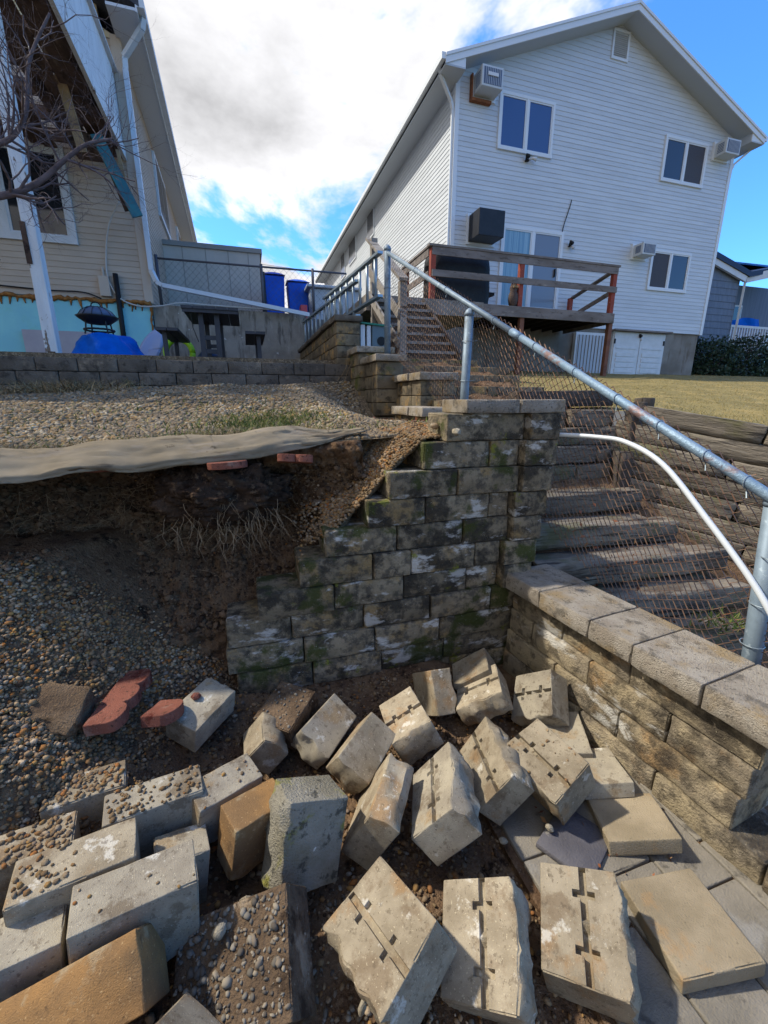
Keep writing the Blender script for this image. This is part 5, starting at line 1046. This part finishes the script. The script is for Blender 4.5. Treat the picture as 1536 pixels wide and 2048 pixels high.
shrub((17.2, 12.7, 2.35), 1.15, 1.45, 5000, 'dark shrub right beside the concrete foundation of the grey house'); shrub((19.2, 12.9, 2.35), 1.5, 1.6, 6500, 'dark shrub below the white porch railing'); shrub((21.4, 12.6, 2.35), 1.4, 1.5, 5000, 'dark shrub farthest from the grey house')
def blades(P_, h, m, name, lab, cat, lean=.5, w=.12):
    n = len(P_); P_ = np.asarray(P_); a = rng.uniform(0, 6.28, n); h = np.asarray(h); t = np.stack([np.cos(a), np.sin(a), np.zeros(n)], 1); ln = rng.normal(0, lean, (n, 2))
    top = P_ + np.concatenate([ln * h[:, None], h[:, None]], 1); V = np.stack([P_ - t * (h * w)[:, None], P_ + t * (h * w)[:, None], top], 1).reshape(-1, 3)
    return np_mesh(name, V, np.arange(3 * n).reshape(-1, 3), m, label=lab, cat=cat, kind='stuff')
P_ = []; hh = []
while len(P_) < 75000:
    y = .9 + 11.2 * random.random() ** 1.5; x = random.uniform(2.6, 5 + y * 1.3)
    if y < 3.5 and uphill(x, y) < .16: continue
    if y >= 3.5 and x < 3.1: continue
    if y > 11.9: continue
    P_.append((x, y, lawn_h(x, y) - .005)); hh.append(random.uniform(.010, .028))
blades(P_, hh, 'grass_blade', 'lawn_grass', 'short yellowish winter grass covering the lawn below the grey house', 'grass', .7)
P_ = []; hh = []
for i in range(5200):
    k = random.random()
    if k < .55: x, y = random.gauss(.12, .22), random.gauss(2.95, .22)
    elif k < .75: x, y = random.gauss(-.1, .6), random.gauss(2.52, .06)
    else: x, y = random.uniform(-2.2, .6), random.uniform(2.5, 4.2)
    if y < 2.42: continue
    P_.append((x, y, ter_h(x, y))); hh.append(random.uniform(.015, .05))
blades(P_, hh, 'grass_green', 'terrace_grass', 'thin green grass tuft growing through the terrace gravel', 'grass', .8)
P_ = []; hh = []
for i in range(2600):
    x = random.uniform(-2.5, .45); y = abs(random.gauss(0, .05)) + 2.44; P_.append((x, y, ter_h(x, y) + .004)); hh.append(random.uniform(.02, .06))
for i in range(900):
    x = random.gauss(-1.95, .35); y = random.uniform(5.2, 5.75); P_.append((x, y, ter_h(x, y))); hh.append(random.uniform(.04, .16))
blades(P_, hh, 'straw', 'dry_straw', 'dry straw and dead grass along the edge of the terrace', 'straw', 1.2, .06)
P_ = []; hh = []
for i in range(120):
    x = random.gauss(2.75, .10); y = random.gauss(1.62, .05); P_.append((x, y, .22 + random.uniform(0, .06))); hh.append(random.uniform(.03, .08))
blades(P_, hh, 'grass_green', 'weeds', 'green weeds at the end of the timber steps', 'weeds', 1.)
P_ = []
for i in range(420):
    t = random.random(); y = 2.5 + t * 1.7; x = 1.05 + .12 * t + random.gauss(0, .06); P_.append((x, y, ter_h(x, y) + .012))
for i in range(60): x, y = random.uniform(.95, 1.42), random.uniform(.75, 1.3); P_.append((x, y, -.02))
for i in range(60): x, y = random.uniform(1.9, 2.5), random.uniform(1.4, 2.4); P_.append((x, y, .1 + (y - 1.36) * .62 + .1))
leaves(P_, rng.uniform(.015, .045, len(P_)), 'dead_leaf', 'dead_leaves', label='curled red brown leaves blown against the block walls', cat='leaves', kind='stuff')
# bare tree standing left of the post
tree = empty('bare_tree', (-3.6, 5.4, 2.0), 'bare grey tree with tangled branches in front of the rotten balcony', 'tree')
G().tube(smoothpts([(-3.65, 5.4, 1.6), (-3.6, 5.4, 2.6), (-3.5, 5.4, 3.2), (-3.42, 5.45, 4.0), (-3.3, 5.5, 4.9), (-3.1, 5.5, 5.8)]), [.12 - .0028 * i for i in range(31)], 10).obj('trunk', 'bark', tree, smooth=True)
tg = G()
def branch(p, d, L, r, depth):
    n = 5 if depth < 2 else 4; P_ = [Vector(p)]; d = Vector(d).normalized()
    for i in range(n):
        d = (d + Vector((random.gauss(0, .22), random.gauss(0, .2), random.gauss(.04, .22)))).normalized(); P_.append(P_[-1] + d * L / n)
    tg.tube(P_, [r * (1 - .6 * i / n) for i in range(n + 1)], 6 if depth < 2 else (4 if depth < 3 else 3), False)
    if depth < 4:
        for i in range(random.randint(3, 4) if depth < 3 else 3):
            k = random.randint(1, n); q = P_[k]; dd = (P_[k] - P_[k - 1]).normalized(); side_ = dd.orthogonal().normalized(); side_ = Matrix.Rotation(random.uniform(0, 6.28), 3, dd) @ side_
            branch(q, dd * random.uniform(.5, 1) + side_ * random.uniform(.5, 1.0) + Vector((0, 0, .1)), L * random.uniform(.5, .75), r * (1 - .5 * k / n) * .58, depth + 1)
def limb(pts, r0, r1, nb, L):
    P_ = smoothpts(pts, 5); tg.tube(P_, [r0 + (r1 - r0) * i / (len(P_) - 1) for i in range(len(P_))], 7, False)
    for i in range(nb):
        k = random.randint(len(P_) // 4, len(P_) - 1); dd = (P_[k] - P_[k - 1]).normalized(); s_ = Matrix.Rotation(random.uniform(0, 6.28), 3, dd) @ dd.orthogonal().normalized()
        branch(P_[k], dd * .6 + s_ + Vector((.1, 0, .25)), L * random.uniform(.6, 1.1), (r0 + (r1 - r0) * k / len(P_)) * .5, 1)
random.seed(21)
limb([(-3.5, 5.4, 3.2), (-2.7, 5.45, 3.35), (-2.09, 5.5, 3.47), (-1.77, 5.5, 3.62), (-1.5, 5.5, 3.85), (-1.30, 5.5, 4.0), (-1.08, 5.55, 4.1)], .042, .010, 17, .66)
limb([(-3.42, 5.45, 3.9), (-2.7, 5.5, 3.95), (-2.1, 5.55, 3.9), (-1.8, 5.55, 4.15), (-1.68, 5.55, 4.6), (-1.45, 5.55, 5.0)], .036, .010, 17, .66)
limb([(-3.3, 5.5, 4.9), (-2.6, 5.5, 4.9), (-2.0, 5.5, 5.1), (-1.5, 5.5, 5.5)], .03, .008, 15, .62)
limb([(-3.5, 5.4, 3.3), (-2.8, 5.2, 3.3), (-2.3, 5.1, 3.2), (-2.0, 5.0, 2.8)], .03, .006, 5, .4)
limb([(-1.5, 5.5, 3.85), (-1.2, 5.5, 3.75), (-1.0, 5.5, 3.5)], .014, .004, 6, .4)
tg.obj('crown', 'bark', tree, smooth=True)
# wires and stray stems
G().tube([(-6, 30, 10.0), (12, 34, 10.4)], .012, 4).obj('overhead_wire', 'cable_black', None, 'thin overhead wire far behind the driveway', 'wire')
g = G(); g.tube(smoothpts([(1.22, 5.72, 1.78), (1.27, 5.65, 1.95), (1.36, 5.6, 2.18)]), .004, 4); g.tube(smoothpts([(1.15, 5.7, 1.85), (1.24, 5.6, 2.0), (1.26, 5.6, 2.2)]), .004, 4); g.obj('dry_stems', 'root', None, 'pale dry stems hanging where the terrace wall meets the steps', 'stems')
